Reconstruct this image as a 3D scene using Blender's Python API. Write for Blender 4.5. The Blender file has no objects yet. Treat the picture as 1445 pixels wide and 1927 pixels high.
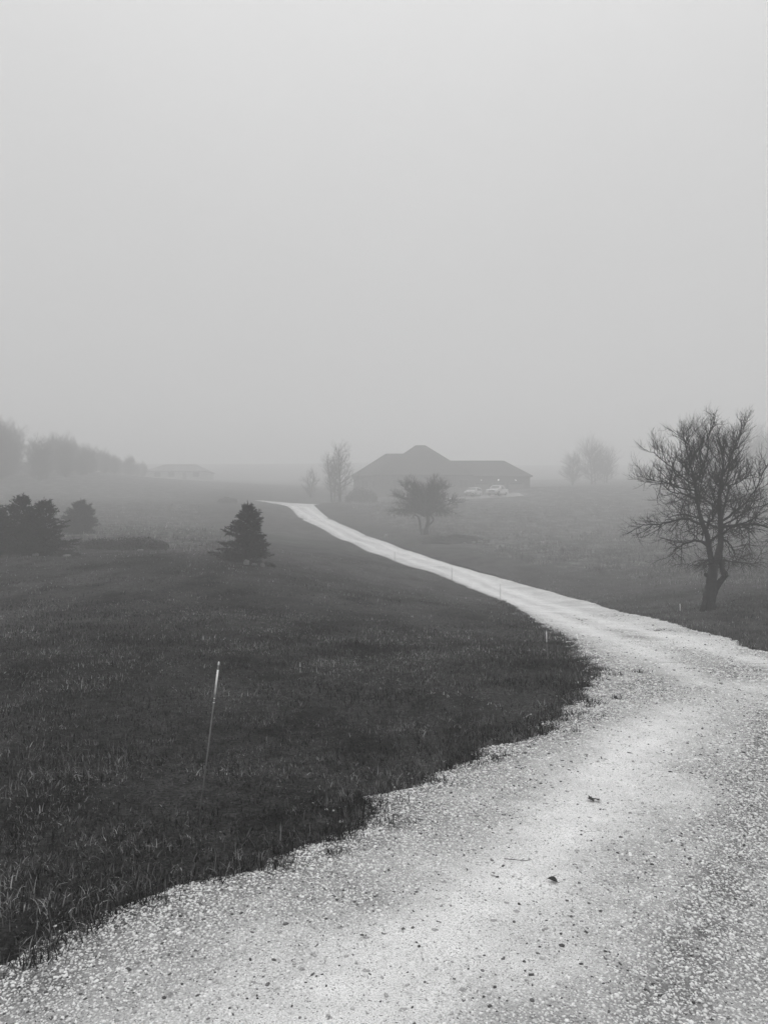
import bpy, math, random
import numpy as np
from mathutils import Vector, Matrix
R = math.radians
rng = np.random.default_rng(7)
random.seed(11)
scene = bpy.context.scene
COL = scene.collection
EYE = 1.6

# ------------------------------------------------------------------ helpers
def tag(o, label=None, cat=None, group=None, kind=None):
    if label: o['label'] = label
    if cat: o['category'] = cat
    if group: o['group'] = group
    if kind: o['kind'] = kind
    return o

def link(o, parent=None):
    COL.objects.link(o)
    if parent: o.parent = parent
    return o

def empty(name, loc, rz=0.0, scale=1.0):
    o = bpy.data.objects.new(name, None)
    o.location = loc; o.rotation_euler = (0, 0, rz); o.scale = (scale,)*3
    o.empty_display_size = .2
    return link(o)

class MB:
    """collects pieces of ONE mesh"""
    def __init__(s): s.v = []; s.f = []; s.n = 0; s.raw = []
    def add(s, vs, fs):
        b = s.n
        s.v.extend([tuple(p) for p in vs]); s.n += len(vs)
        s.f.extend([tuple(i+b for i in f) for f in fs])
    def box(s, c, d, rz=0.0, taper=1.0):
        x, y, z = d[0]/2, d[1]/2, d[2]/2
        P = []
        for sz in (-1, 1):
            k = taper if sz > 0 else 1
            for sx, sy in ((-1,-1),(1,-1),(1,1),(-1,1)):
                a, b = sx*x*k, sy*y*k
                P.append((c[0]+a*math.cos(rz)-b*math.sin(rz), c[1]+a*math.sin(rz)+b*math.cos(rz), c[2]+sz*z))
        s.add(P, [(3,2,1,0),(4,5,6,7),(0,1,5,4),(1,2,6,5),(2,3,7,6),(3,0,4,7)])
    def tube(s, pts, rad, sides=5, cap=True):
        pts = [Vector(p) for p in pts]; n = len(pts); V = []; F = []
        t = (pts[1]-pts[0]).normalized()
        a = t.orthogonal().normalized()
        for i in range(n):
            t = (pts[min(i+1, n-1)]-pts[max(i-1, 0)])
            t = t.normalized() if t.length > 1e-9 else Vector((0,0,1))
            a = (a - t*a.dot(t))
            a = a.normalized() if a.length > 1e-6 else t.orthogonal().normalized()
            b = t.cross(a); r = rad[i]
            for k in range(sides):
                q = 2*math.pi*k/sides
                V.append(pts[i] + a*(r*math.cos(q)) + b*(r*math.sin(q)))
        for i in range(n-1):
            for k in range(sides):
                k2 = (k+1) % sides
                F.append((i*sides+k, i*sides+k2, (i+1)*sides+k2, (i+1)*sides+k))
        if cap:
            F.append(tuple(range(sides-1, -1, -1))); F.append(tuple((n-1)*sides+k for k in range(sides)))
        s.add(V, F)
    def prism(s, poly, y0, y1, flip=False):
        """poly in (x,z), extruded along y"""
        n = len(poly)
        V = [(x, y0, z) for x, z in poly] + [(x, y1, z) for x, z in poly]
        F = [tuple(range(n)), tuple(range(2*n-1, n-1, -1))]
        F += [(i, i+n, (i+1) % n+n, (i+1) % n) for i in range(n)]
        s.add(V, F)
    def blob(s, c, r, seed=0, seg=10, ring=7, amp=.18):
        rr = random.Random(seed); V = []; F = []
        ph = [(rr.uniform(0, 6.3), rr.uniform(0, 6.3), rr.uniform(1.5, 3.5)) for _ in range(3)]
        for i in range(ring+1):
            th = math.pi*i/ring
            for k in range(seg):
                q = 2*math.pi*k/seg
                d = Vector((math.sin(th)*math.cos(q), math.sin(th)*math.sin(q), math.cos(th)))
                w = 1+amp*sum(math.sin(f*d.x*2+a)*math.cos(f*d.y*2+b+d.z*f) for a, b, f in ph)/1.5
                V.append((c[0]+d.x*r[0]*w, c[1]+d.y*r[1]*w, c[2]+d.z*r[2]*w))
        for i in range(ring):
            for k in range(seg):
                k2 = (k+1) % seg
                F.append((i*seg+k, (i+1)*seg+k, (i+1)*seg+k2, i*seg+k2))
        s.add(V, F)
    def build(s, name, mat, parent=None, smooth=False, loc=None):
        me = bpy.data.meshes.new(name)
        me.from_pydata(s.v, [], s.f); me.update()
        me.materials.append(mat)
        if smooth: me.polygons.foreach_set('use_smooth', [True]*len(me.polygons))
        o = bpy.data.objects.new(name, me)
        if loc is not None: o.location = loc
        return link(o, parent)

def np_mesh(name, V, F, mat, parent=None, smooth=False):
    """V (n,3), F (m,k) arrays with constant k"""
    me = bpy.data.meshes.new(name)
    V = np.ascontiguousarray(V, dtype=np.float32); F = np.ascontiguousarray(F, dtype=np.int32)
    k = F.shape[1]
    me.vertices.add(len(V)); me.vertices.foreach_set('co', V.ravel())
    me.loops.add(F.size); me.loops.foreach_set('vertex_index', F.ravel())
    me.polygons.add(len(F))
    me.polygons.foreach_set('loop_start', np.arange(0, F.size, k, dtype=np.int32))
    me.polygons.foreach_set('loop_total', np.full(len(F), k, dtype=np.int32))
    if smooth: me.polygons.foreach_set('use_smooth', np.ones(len(F), dtype=bool))
    me.update(calc_edges=True); me.validate()
    me.materials.append(mat)
    o = bpy.data.objects.new(name, me)
    return link(o, parent)

def copy_tree(o, parent=None):
    c = o.copy(); COL.objects.link(c)
    if parent: c.parent = parent
    for ch in list(o.children): copy_tree(ch, c)
    return c

# value noise -------------------------------------------------------
_NT = np.random.default_rng(3).random((256, 256))
def vnoise(x, y):
    x = np.asarray(x, float); y = np.asarray(y, float)
    xi = np.floor(x).astype(int); yi = np.floor(y).astype(int)
    fx = x-xi; fy = y-yi; fx = fx*fx*(3-2*fx); fy = fy*fy*(3-2*fy)
    a = _NT[xi & 255, yi & 255]; b = _NT[(xi+1) & 255, yi & 255]
    c = _NT[xi & 255, (yi+1) & 255]; d = _NT[(xi+1) & 255, (yi+1) & 255]
    return (a*(1-fx)+b*fx)*(1-fy)+(c*(1-fx)+d*fx)*fy
def fbm(x, y, o=4):
    s = 0; a = .5; t = 0
    for i in range(o):
        s = s+a*vnoise(np.asarray(x)*2**i+17*i, np.asarray(y)*2**i+31*i); t += a; a *= .5
    return s/t

# ------------------------------------------------------------------ materials
def new_mat(name):
    m = bpy.data.materials.new(name); m.use_nodes = True
    nt = m.node_tree; return m, nt, nt.nodes['Principled BSDF']
def N(nt, t, **kw):
    n = nt.nodes.new(t)
    for k, v in kw.items():
        if k in n.inputs: n.inputs[k].default_value = v
        else: setattr(n, k, v)
    return n
def grey(v): return (v, v, v, 1)
def ramp(nt, src, stops):
    r = nt.nodes.new('ShaderNodeValToRGB'); e = r.color_ramp.elements
    while len(e) < len(stops): e.new(.5)
    for el, (p, v) in zip(e, stops): el.position = p; el.color = grey(v)
    nt.links.new(src, r.inputs[0]); return r.outputs[0]
def noisetex(nt, scale, detail=4, rough=.55, vec=None, dim=None):
    n = N(nt, 'ShaderNodeTexNoise', Scale=scale, Detail=detail, Roughness=rough)
    if vec is not None: nt.links.new(vec, n.inputs['Vector'])
    return n.outputs['Fac']
def mixc(nt, fac, a, b, mode='MIX'):
    m = nt.nodes.new('ShaderNodeMix'); m.data_type = 'RGBA'; m.blend_type = mode
    for i, s in ((0, fac), (6, a), (7, b)):
        if isinstance(s, (int, float)): m.inputs[i].default_value = s if i == 0 else grey(s)
        else: nt.links.new(s, m.inputs[i])
    return m.outputs[2]
def math_n(nt, op, a, b=None, c=None, clamp=False):
    m = nt.nodes.new('ShaderNodeMath'); m.operation = op; m.use_clamp = clamp
    for i, s in enumerate((a, b, c)):
        if s is None: continue
        if isinstance(s, (int, float)): m.inputs[i].default_value = s
        else: nt.links.new(s, m.inputs[i])
    return m.outputs[0]
def coord(nt): return N(nt, 'ShaderNodeTexCoord').outputs['Object']
def geo_pos(nt): return N(nt, 'ShaderNodeNewGeometry').outputs['Position']
def bump(nt, p, h, strength=.5, dist=.02):
    b = N(nt, 'ShaderNodeBump', Strength=strength, Distance=dist)
    nt.links.new(h, b.inputs['Height']); nt.links.new(b.outputs[0], p.inputs['Normal'])

def simple(name, v, rough=.8, var=.25, scale=6, spec=.3, bmp=0, metallic=0):
    m, nt, p = new_mat(name)
    c = coord(nt); n = noisetex(nt, scale, 5, .6, c)
    nt.links.new(ramp(nt, n, [(.3, v*(1-var)), (.7, v*(1+var))]), p.inputs['Base Color'])
    p.inputs['Roughness'].default_value = rough
    p.inputs['Specular IOR Level'].default_value = spec
    p.inputs['Metallic'].default_value = metallic
    if bmp: bump(nt, p, n, .6, bmp)
    return m

M = {}
# lawn: patchy cropped grass over soil
def lawn_material():
    m, nt, p = new_mat('lawn')
    pos = geo_pos(nt)
    mp = N(nt, 'ShaderNodeMapping'); mp.inputs['Scale'].default_value = (1, .55, 1); nt.links.new(pos, mp.inputs[0])
    big = noisetex(nt, .18, 3, .5, pos)
    mid = noisetex(nt, .9, 4, .6, mp.outputs[0])
    fine = noisetex(nt, 9, 5, .7, pos)
    tex = noisetex(nt, 45, 3, .7, pos)
    a = ramp(nt, big, [(.35, .020), (.65, .052)])
    b = ramp(nt, mid, [(.34, .22), (.5, 1.0), (.70, 1.5)])
    c = ramp(nt, fine, [(.3, .35), (.7, 1.65)])
    d = ramp(nt, tex, [(.36, .22), (.68, 1.9)])
    col = mixc(nt, 1, mixc(nt, 1, mixc(nt, 1, a, b, 'MULTIPLY'), c, 'MULTIPLY'), d, 'MULTIPLY')
    at = N(nt, 'ShaderNodeAttribute'); at.attribute_name = 'field'
    # rough pasture beyond the mown strip: paler dead stalks
    f2 = noisetex(nt, .8, 7, .72, mp.outputs[0])
    rough = mixc(nt, 1, ramp(nt, f2, [(.38, .016), (.5, .055), (.62, .15)]), c, 'MULTIPLY')
    col = mixc(nt, at.outputs['Fac'], col, rough)
    nt.links.new(col, p.inputs['Base Color'])
    p.inputs['Roughness'].default_value = 1.0; p.inputs['Specular IOR Level'].default_value = .04
    h = math_n(nt, 'ADD', math_n(nt, 'MULTIPLY', fine, .6), math_n(nt, 'MULTIPLY', tex, .4))
    bump(nt, p, h, .9, .05)
    return m
M['lawn'] = lawn_material()

def gravel_material():
    m, nt, p = new_mat('gravel_surface')
    pos = geo_pos(nt)
    at = N(nt, 'ShaderNodeAttribute'); at.attribute_name = 'loose'; loose = at.outputs['Fac']
    # warp the cells a little so stones are not regular
    nz = N(nt, 'ShaderNodeTexNoise', Scale=22.0, Detail=2.0); nt.links.new(pos, nz.inputs['Vector'])
    wv = N(nt, 'ShaderNodeVectorMath', operation='SCALE'); wv.inputs['Scale'].default_value = .03
    nt.links.new(nz.outputs['Color'], wv.inputs[0])
    ad = N(nt, 'ShaderNodeVectorMath', operation='ADD'); nt.links.new(pos, ad.inputs[0]); nt.links.new(wv.outputs[0], ad.inputs[1])
    v1 = N(nt, 'ShaderNodeTexVoronoi', Scale=72.0); nt.links.new(ad.outputs[0], v1.inputs['Vector'])
    v2 = N(nt, 'ShaderNodeTexVoronoi', Scale=130.0); nt.links.new(ad.outputs[0], v2.inputs['Vector'])
    v3 = N(nt, 'ShaderNodeTexVoronoi', Scale=28.0); nt.links.new(ad.outputs[0], v3.inputs['Vector'])
    sep = N(nt, 'ShaderNodeSeparateColor'); nt.links.new(v1.outputs['Color'], sep.inputs[0])
    sep2 = N(nt, 'ShaderNodeSeparateColor'); nt.links.new(v2.outputs['Color'], sep2.inputs[0])
    sep3 = N(nt, 'ShaderNodeSeparateColor'); nt.links.new(v3.outputs['Color'], sep3.inputs[0])
    stone = ramp(nt, sep.outputs[0], [(0, .16), (.10, .40), (.4, .66), (.8, .82), (1, .92)])
    soil_shade = ramp(nt, v1.outputs['Distance'], [(.20, 1.0), (.44, .08)])   # dirt between stones, with the shade of the gaps painted in
    stone = mixc(nt, 1, stone, soil_shade, 'MULTIPLY')
    fines = ramp(nt, noisetex(nt, 60, 5, .7, pos), [(.3, .74), (.7, .88)])
    patch = noisetex(nt, 1.3, 5, .65, pos)
    grit = noisetex(nt, 160, 2, .7, pos)
    fines = mixc(nt, 1, fines, ramp(nt, grit, [(.34, .55), (.58, 1.1)]), 'MULTIPLY')
    fac = math_n(nt, 'ADD', loose, math_n(nt, 'MULTIPLY', math_n(nt, 'SUBTRACT', noisetex(nt, 5, 5, .7, pos), .5), .7), clamp=True)
    col = mixc(nt, fac, fines, stone)
    # scattered dark pebbles and crumbs of soil
    sp = math_n(nt, 'MULTIPLY', math_n(nt, 'LESS_THAN', sep2.outputs[1], .10), math_n(nt, 'LESS_THAN', v2.outputs['Distance'], .42))
    col = mixc(nt, math_n(nt, 'MULTIPLY', sp, .85), col, .10)
    sp3 = math_n(nt, 'MULTIPLY', math_n(nt, 'LESS_THAN', sep3.outputs[1], .035), math_n(nt, 'LESS_THAN', v3.outputs['Distance'], .36))
    col = mixc(nt, math_n(nt, 'MULTIPLY', sp3, .6), col, .13)
    col = mixc(nt, 1, col, ramp(nt, patch, [(.3, .86), (.7, 1.06)]), 'MULTIPLY')
    nt.links.new(col, p.inputs['Base Color'])
    p.inputs['Roughness'].default_value = .9; p.inputs['Specular IOR Level'].default_value = .25
    h = math_n(nt, 'MULTIPLY', math_n(nt, 'SUBTRACT', 1.0, v1.outputs['Distance']), math_n(nt, 'ADD', fac, .12))
    h = math_n(nt, 'ADD', h, math_n(nt, 'MULTIPLY', grit, .25))
    bump(nt, p, h, .8, .012)
    return m
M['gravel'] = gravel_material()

def blade_mat(name, lo, mid, hi):
    m, nt, p = new_mat(name)
    g = N(nt, 'ShaderNodeNewGeometry')
    c = ramp(nt, g.outputs['Random Per Island'], [(0, lo), (.30, mid*.4), (.55, mid*1.6), (.85, hi*.42), (1, hi)])
    n1 = noisetex(nt, .75, 4, .6, g.outputs['Position']); n2 = noisetex(nt, 4.5, 3, .6, g.outputs['Position'])
    c = mixc(nt, 1, mixc(nt, 1, c, ramp(nt, n1, [(.36, .18), (.5, .95), (.66, 2.0)]), 'MULTIPLY'), ramp(nt, n2, [(.32, .35), (.66, 1.6)]), 'MULTIPLY')
    nt.links.new(c, p.inputs['Base Color'])
    p.inputs['Roughness'].default_value = .55; p.inputs['Specular IOR Level'].default_value = .10
    return m
def island_mat(name, lo, hi, rough=.85, spec=.2, tail=.7, mid=.5, stops=None):
    """colour differs from one loose piece (stone, blade, needle) to the next"""
    m, nt, p = new_mat(name)
    g = N(nt, 'ShaderNodeNewGeometry')
    nt.links.new(ramp(nt, g.outputs['Random Per Island'], stops or [(0, lo), (tail, lo+(hi-lo)*mid), (1, hi)]), p.inputs['Base Color'])
    p.inputs['Roughness'].default_value = rough; p.inputs['Specular IOR Level'].default_value = spec
    return m
M['stone_bits'] = island_mat('loose_gravel', .34, .90, stops=[(0, .05), (.06, .12), (.14, .38), (.5, .68), (1, .88)])
M['blade'] = blade_mat('grass_blade', .004, .025, .26)
M['blade_dry'] = blade_mat('dry_grass', .02, .06, .30)
M['needle'] = island_mat('needles', .010, .034, .9, .05)
M['bark'] = simple('bark', .020, .95, .5, 14, .04, .02)
M['twig'] = simple('twig_bark', .016, .95, .3, 20, .04)
M['twig_far'] = simple('far_twig_bark', .03, .9, .3, 3, .15)
M['leaf'] = island_mat('shrub_leaf', .018, .05, .8, .15)
M['stone'] = simple('field_stone', .15, .9, .35, 5, .2, .02)
M['roof'] = simple('asphalt_shingle', .055, .9, .25, 3, .2)
M['wall'] = simple('brick_wall', .075, .9, .25, 2.5, .2)
M['trim'] = simple('painted_trim', .12, .7, .1, 3, .3)
M['door'] = simple('garage_door_paint', .14, .6, .08, 3, .3)
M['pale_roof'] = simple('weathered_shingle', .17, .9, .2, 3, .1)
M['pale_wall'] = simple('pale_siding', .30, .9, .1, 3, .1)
M['pad'] = simple('packed_gravel', .30, .9, .25, 1.5, .2)
M['glass'] = simple('dark_glass', .03, .12, .1, 2, .5)
M['white_paint'] = simple('white_car_paint', .62, .3, .04, 2, .5)
M['tyre'] = simple('tyre_rubber', .025, .9, .2, 8, .2)
M['rim'] = simple('wheel_metal', .35, .35, .1, 8, .5, 0, .6)
M['plastic'] = simple('black_plastic', .04, .6, .15, 8, .3)
M['lamp_glass'] = simple('lamp_lens', .5, .2, .05, 8, .5)
M['stake'] = simple('grey_fibreglass_rod', .17, .5, .15, 30, .35)
M['reflective'] = simple('white_reflective_tape', .85, .4, .04, 40, .5)
M['dark_leaf'] = simple('dead_leaf', .018, .7, .3, 60, .3)
M['log'] = simple('weathered_wood', .10, .9, .5, 7, .15, .02)
M['crumb'] = simple('wet_leaf_litter', .03, .8, .4, 40, .2)
mm, nt, p = new_mat('lit_lamp')
p.inputs['Base Color'].default_value = grey(.8); p.inputs['Emission Color'].default_value = grey(1); p.inputs['Emission Strength'].default_value = 2.2
M['lit'] = mm
mm, nt, p = new_mat('dim_lamp')
p.inputs['Base Color'].default_value = grey(.8); p.inputs['Emission Color'].default_value = grey(1); p.inputs['Emission Strength'].default_value = .8
M['dim'] = mm

# ------------------------------------------------------------------ terrain
CTRL = np.array([
 (0,0,0),(-1.4,2.7,0),(-.67,3.5,0),(.4,5.1,-.05),(1.45,6.6,-.10),(2.6,9.5,-.18),(2.9,11,-.25),(3.4,14.5,-.42),
 (3.85,20.5,-.75),(4.34,25,-1.0),(4.94,31,-1.29),(4.04,41,-1.25),(1.21,49,-.68),(-1.36,60,-.04),(-4.52,72,.93),(-10.74,92,3.19),(-15.5,112,5.62),
 (5.86,11.35,-.25),(6.56,15.9,-.5),(7.02,19.7,-.7),(7.65,25,-1.0),(8.27,31,-1.29),(7.33,41,-1.25),(4.66,49,-.68),(2.26,60,-.04),(-1.06,72,.93),(-6.78,92,3.19),(-11.07,112,5.62),
 (8.27,19,-.40),(4.01,72,1.34),(6.51,66,.56),(15.41,45,-.34),(25.7,75,1.6),(36,105,5.37),(43,140,10.0),(13.6,28,-.41),(34,70,1.6),(56,115,7.39),
 (10.35,52,-.26),(15.5,78,1.6),(22.3,112,5.62),(17.3,128,7.4),(5.85,105,5.37),(-6.64,112,6.0),(-3.5,116,6.1),(9.7,138,8.3),(28,138,9.8),
 (-5.17,28,.46),(-14.7,31,.58),(-16.1,31,.58),(-12.2,36,.66),(-20.5,50,1.42),(-20.6,55,1.65),(-31.9,85,4.04),(-43.2,115,6.97),
 (-4.54,15,-.01),(-7.76,15,-.01),(-2.1,17,-.23),(-2.72,9,-.02),(-4.65,9,-.02),(-4.0,21.5,.19),(-8.5,22,.25),(-3.1,25,-.05),(-1.84,31,-.42),(-.58,36,-.75),(-4.2,34,.13),(-2.4,40,-.13),(-.73,45,-.36),(-8.3,36,.57),(-6.4,40,.45),(-5.3,45,.31),(-3.1,52,.11),(-10.4,45,.97),(-8.3,52,.88),(-5.9,62,.75),(-26.4,36,.7),(-73.5,100,8.2),
 (-15.5,58,1.7),(-17.6,90,3.9),(-33.5,125,7.9),(-33.7,160,11.0),(-60.8,200,16.0),(-52.9,270,20.6),(-102,300,25.5),(-156,300,27),(-19.3,165,11.1),(-20.3,230,16.1),(-22,104,5.5),(-62.7,140,12.6),(-83.4,150,17),
 (79,190,15.3),(61.5,200,15.3),(44,220,16.9),(-3.1,6,-.03),(-.93,8,-.09),(.78,14,-.40),
 (-50,45,1.6),(18.2,26,-.26),(70,100,5.2),(-110,120,15),
 (0,-12,.1),(-20,-10,.1),(20,-10,.1),(-20,5,.05),(20,5,-.1),(12,10,-.2),(-60,0,.6),(60,0,.5),(0,-70,1),(-150,0,2),(150,0,3),(-150,-120,3),(150,-120,3),
 (10,160,10.2),(10,200,13.6),(20,250,18),(120,230,18),(140,120,9),(-150,130,17),(0,330,28.5),(160,330,28),(-260,350,27),(0,430,42),(-200,430,42),(220,430,42),(280,150,12),(-280,60,8),(0,-300,4),(-300,-200,5),(300,-200,6),
 (0,620,51),(-600,600,49),(600,600,49),(-600,0,9),(600,0,11),(0,-600,6),(-600,-600,7),(600,-600,8)], float)
def _tps_fit(P, z, lam=.002):
    n = len(P)
    r = np.linalg.norm(P[:, None]-P[None], axis=2)
    K = r*lam*0 + r   # linear (biharmonic in 3-D) kernel: robust, no overshoot
    A = np.zeros((n+3, n+3)); A[:n, :n] = K - np.eye(n)*.35
    A[:n, n] = 1; A[:n, n+1:] = P; A[n, :n] = 1; A[n+1:, :n] = P.T
    b = np.zeros(n+3); b[:n] = z
    return np.linalg.solve(A, b)
# softened kernel sqrt(r^2+c^2) keeps the hill smooth
def _phi(d2): return np.sqrt(d2+9.0)
def _fit(P, z):
    n = len(P); d2 = ((P[:, None]-P[None])**2).sum(2)
    A = np.zeros((n+3, n+3)); A[:n, :n] = _phi(d2) - np.eye(n)*.05
    A[:n, n] = 1; A[:n, n+1:] = P; A[n, :n] = 1; A[n+1:, :n] = P.T
    b = np.zeros(n+3); b[:n] = z
    return np.linalg.solve(A, b)
_W = _fit(CTRL[:, :2], CTRL[:, 2])
def H(x, y):
    x = np.asarray(x, float); y = np.asarray(y, float); sh = np.broadcast(x, y).shape
    X = np.broadcast_to(x, sh).ravel(); Y = np.broadcast_to(y, sh).ravel()
    out = np.empty(X.size)
    for a in range(0, X.size, 40000):
        q = np.stack([X[a:a+40000], Y[a:a+40000]], 1)
        d2 = ((q[:, None]-CTRL[None, :, :2])**2).sum(2)
        out[a:a+40000] = _phi(d2) @ _W[:len(CTRL)] + _W[len(CTRL)] + q @ _W[len(CTRL)+1:]
    # gentle unevenness of the lawn
    und = .05*(fbm(X*.35+50, Y*.35+50, 2)-.5)*2
    g = np.clip((Y-4)/4, 0, 1)
    return (np.clip(out, -3, 52) + und*g).reshape(sh)
def h(x, y): return float(H(np.array([x]), np.array([y]))[0])

# driveway edges ----------------------------------------------------
def hermite(xs, ys, q):
    xs = np.array(xs, float); ys = np.array(ys, float)
    m = np.gradient(ys, xs); q = np.clip(q, xs[0], xs[-1])
    i = np.clip(np.searchsorted(xs, q)-1, 0, len(xs)-2)
    hh = xs[i+1]-xs[i]; t = (q-xs[i])/hh
    return ((2*t**3-3*t**2+1)*ys[i]+(t**3-2*t**2+t)*hh*m[i]+(-2*t**3+3*t**2)*ys[i+1]+(t**3-t**2)*hh*m[i+1])
LY = [-12,-4,0,1.6,2.68,3.14,3.48,4.11,4.45,5.09,5.86,6.62,7.82,9.51,11.01,14.48,17.17,20.5,25,31,36,41,49,60,72,92,107,113,120]
LX = [-12,-9,-5,-2.7,-1.37,-1.05,-.67,-.24,-.01,.39,.99,1.45,2.02,2.60,2.89,3.39,3.59,3.85,4.34,4.85,4.7,3.95,1.35,-1.45,-4.52,-10.5,-14.3,-16.2,-21.5]
RY = [-12,8.6,9.4,10.2,11.35,13.45,15.87,19.7,25,31,36,41,49,60,72,92,104,110,113,116,120]
RX = [22,22,12,6.6,5.86,6.32,6.56,7.02,7.65,8.2,8.1,7.35,4.75,2.2,-1.06,-6.78,-9.5,-10.3,-9.9,-13.0,-20.6]
def edge_noise(y, s):
    w = np.interp(y, [0, 6, 12, 30, 80], [1.0, 1.3, 1.5, 1.2, 1.0])
    y = np.asarray(y, float)
    a = (fbm(y*4.2+s, np.full_like(y, s*1.7), 4)-.5)*.50
    b = (fbm(y*.5+s*3, np.full_like(y, s*.7), 2)-.5)*.14
    return (a+b)*w*np.interp(y, [0, 3, 5, 9, 14, 30], [.8, 1.0, 1.1, .80, .75, .6])
def xL(y):
    y = np.asarray(y, float); return hermite(LY, LX, y)+edge_noise(y, 11.3)*.8
def xR(y):
    y = np.asarray(y, float)
    base = np.interp(y, RY, RX)
    return np.where(y > 10.2, hermite(RY[3:], RX[3:], y), base)+edge_noise(y, 57.1)*.4*np.clip((y-9)/2, 0, 1)

TRACKS = [np.array(t) for t in (
 [(-.8,1.2),(-.28,2.2),(.05,2.7),(.45,3.17),(1.04,4.09),(1.8,5.52),(2.72,7.0),(5.2,9.0),(12,11)],
 [(22,5.5),(8.5,7.9),(5.2,9.9),(4.95,11.1),(5.45,15.1),(5.70,21),(6.2,27),(6.5,34),(5.7,43),(3.3,52),(-.2,66),(-5.6,84),(-11.6,106)],
 [(22,3.5),(6.5,6.2),(3.6,8.4),(3.95,12.1),(4.6,18.6),(5.1,25),(5.5,32),(4.9,41),(2.4,50),(-1.3,64),(-7.2,85),(-13.4,107)])]
def seg_dist(px, py, T):
    best = np.full(px.shape, 1e9)
    for a, b in zip(T[:-1], T[1:]):
        d = b-a; t = np.clip(((px-a[0])*d[0]+(py-a[1])*d[1])/(d@d), 0, 1)
        best = np.minimum(best, np.hypot(px-a[0]-t*d[0], py-a[1]-t*d[1]))
    return best
def looseness(x, y):
    """0 = packed wheel track, 1 = loose stones"""
    d1 = seg_dist(x, y, TRACKS[0]); d2 = seg_dist(x, y, TRACKS[1]); d3 = seg_dist(x, y, TRACKS[2])
    w = np.exp(-(d1/.42)**2)*np.clip(1-(y-6.3)/1.8, 0, 1)
    w2 = np.maximum(np.exp(-(d2/.36)**2), np.exp(-(d3/.36)**2))*np.interp(y, [5, 9, 14], [.35, .75, 1.0])
    n = fbm(x*1.1+9, y*1.1+4, 4)
    lo = .42+1.2*(n-.36)
    edge = np.clip(1-(x-xL(y))/np.interp(y, [2, 5, 9, 12, 30], [1.7, 1.4, 1.1, .7, .4]), 0, 1)
    far = np.clip((y-9)/9, 0, 1)
    lo = lo*(1-.5*far)
    ridge = np.exp(-((seg_dist(x, y, np.array([(.5,1.5),(1.0,2.6),(1.7,3.6),(2.5,5.0),(3.5,6.8)])))/.30)**2)
    lo = np.maximum(lo, edge*.95); lo = np.maximum(lo, ridge*.8)
    lo = lo*(1-.95*w)*(1-.95*w2)
    return np.clip(lo, 0, 1)

# setting: ground ---------------------------------------------------
def stretch(n, lim, k): 
    t = np.linspace(-1, 1, n); return lim*np.sinh(k*t)/np.sinh(k)
gx = stretch(301, 620, 6.2)
gy = np.concatenate([stretch(361, 620, 6.2)])+0
gy = np.sort(np.concatenate([gy]))
X, Y = np.meshgrid(gx, gy)
Z = H(X, Y)
# sink the soil a little under the driveway so that the gravel sheet lies on it
V = np.stack([X, Y, Z], 2).reshape(-1, 3)
nx, ny = len(gx), len(gy)
I = np.arange(nx*ny).reshape(ny, nx)
F = np.stack([I[:-1, :-1], I[:-1, 1:], I[1:, 1:], I[1:, :-1]], 2).reshape(-1, 4)
ground = np_mesh('ground', V, F, M['lawn'], smooth=True)
tag(ground, kind='structure')
def fieldness(x, y):
    """1 where the unmown pasture grows (right of the drive, and the hill behind)"""
    n = (fbm(x*.3, y*.3, 3)-.5)*6
    r = np.clip((x-hermite(RY[3:], RX[3:], np.clip(y, 10.2, 118))-4.0+n*.5)/2.5, 0, 1)*np.clip((y-17+n*.4)/5, 0, 1)
    left = np.clip((y-34+n)/4, 0, 1)*(x < -3)*np.clip((hermite(LY, LX, np.clip(y, 0, 118))-x-9+n)/5, 0, 1)
    return np.clip(np.maximum(r, left*.8), 0, 1)
a = ground.data.attributes.new('field', 'FLOAT', 'POINT'); a.data.foreach_set('value', fieldness(V[:, 0], V[:, 1]).astype(np.float32))

# setting: gravel driveway -----------------------------------------
ys = [-12.0]
while ys[-1] < 119.2:
    y = ys[-1]
    st = .3 if y < 1 else (.035 if y < 12 else .035+(y-12)*.012)
    ys.append(y+min(st, .9))
ys = np.array(ys)
ncol = 130
t = np.linspace(0, 1, ncol)
rows = []
for y in ys:
    l, r = float(xL(y)), float(xR(y)); w = r-l
    k = 1.0 if w < 6 else 2.2
    rows.append(np.stack([l+w*t**k, np.full(ncol, y)], 1))
P = np.array(rows); X, Y = P[..., 0], P[..., 1]
lo = looseness(X, Y)
edge_drop = np.clip(np.minimum(t, 1-t)*8, 0, 1)[None, :]
Z = H(X, Y)+.012+.03*edge_drop+.010*lo*edge_drop+.012*(fbm(X*3, Y*3, 3)-.5)*edge_drop
V = np.stack([X, Y, Z], 2).reshape(-1, 3)
I = np.arange(V.shape[0]).reshape(len(ys), ncol)
F = np.stack([I[:-1, :-1], I[:-1, 1:], I[1:, 1:], I[1:, :-1]], 2).reshape(-1, 4)
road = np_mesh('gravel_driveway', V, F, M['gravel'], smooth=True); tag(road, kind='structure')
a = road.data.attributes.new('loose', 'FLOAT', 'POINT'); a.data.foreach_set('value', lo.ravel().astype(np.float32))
def road_z(x, y):
    x = np.asarray(x, float); y = np.asarray(y, float)
    l, r = xL(y), xR(y); tt = np.clip((x-l)/(r-l), 0, 1)
    k = np.where(r-l < 6, 1.0, 2.2); tt = tt**(1/k)
    e = np.clip(np.minimum(tt, 1-tt)*8, 0, 1)
    return H(x, y)+.012+.03*e+.010*looseness(x, y)*e+.012*(fbm(x*3, y*3, 3)-.5)*e

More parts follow.
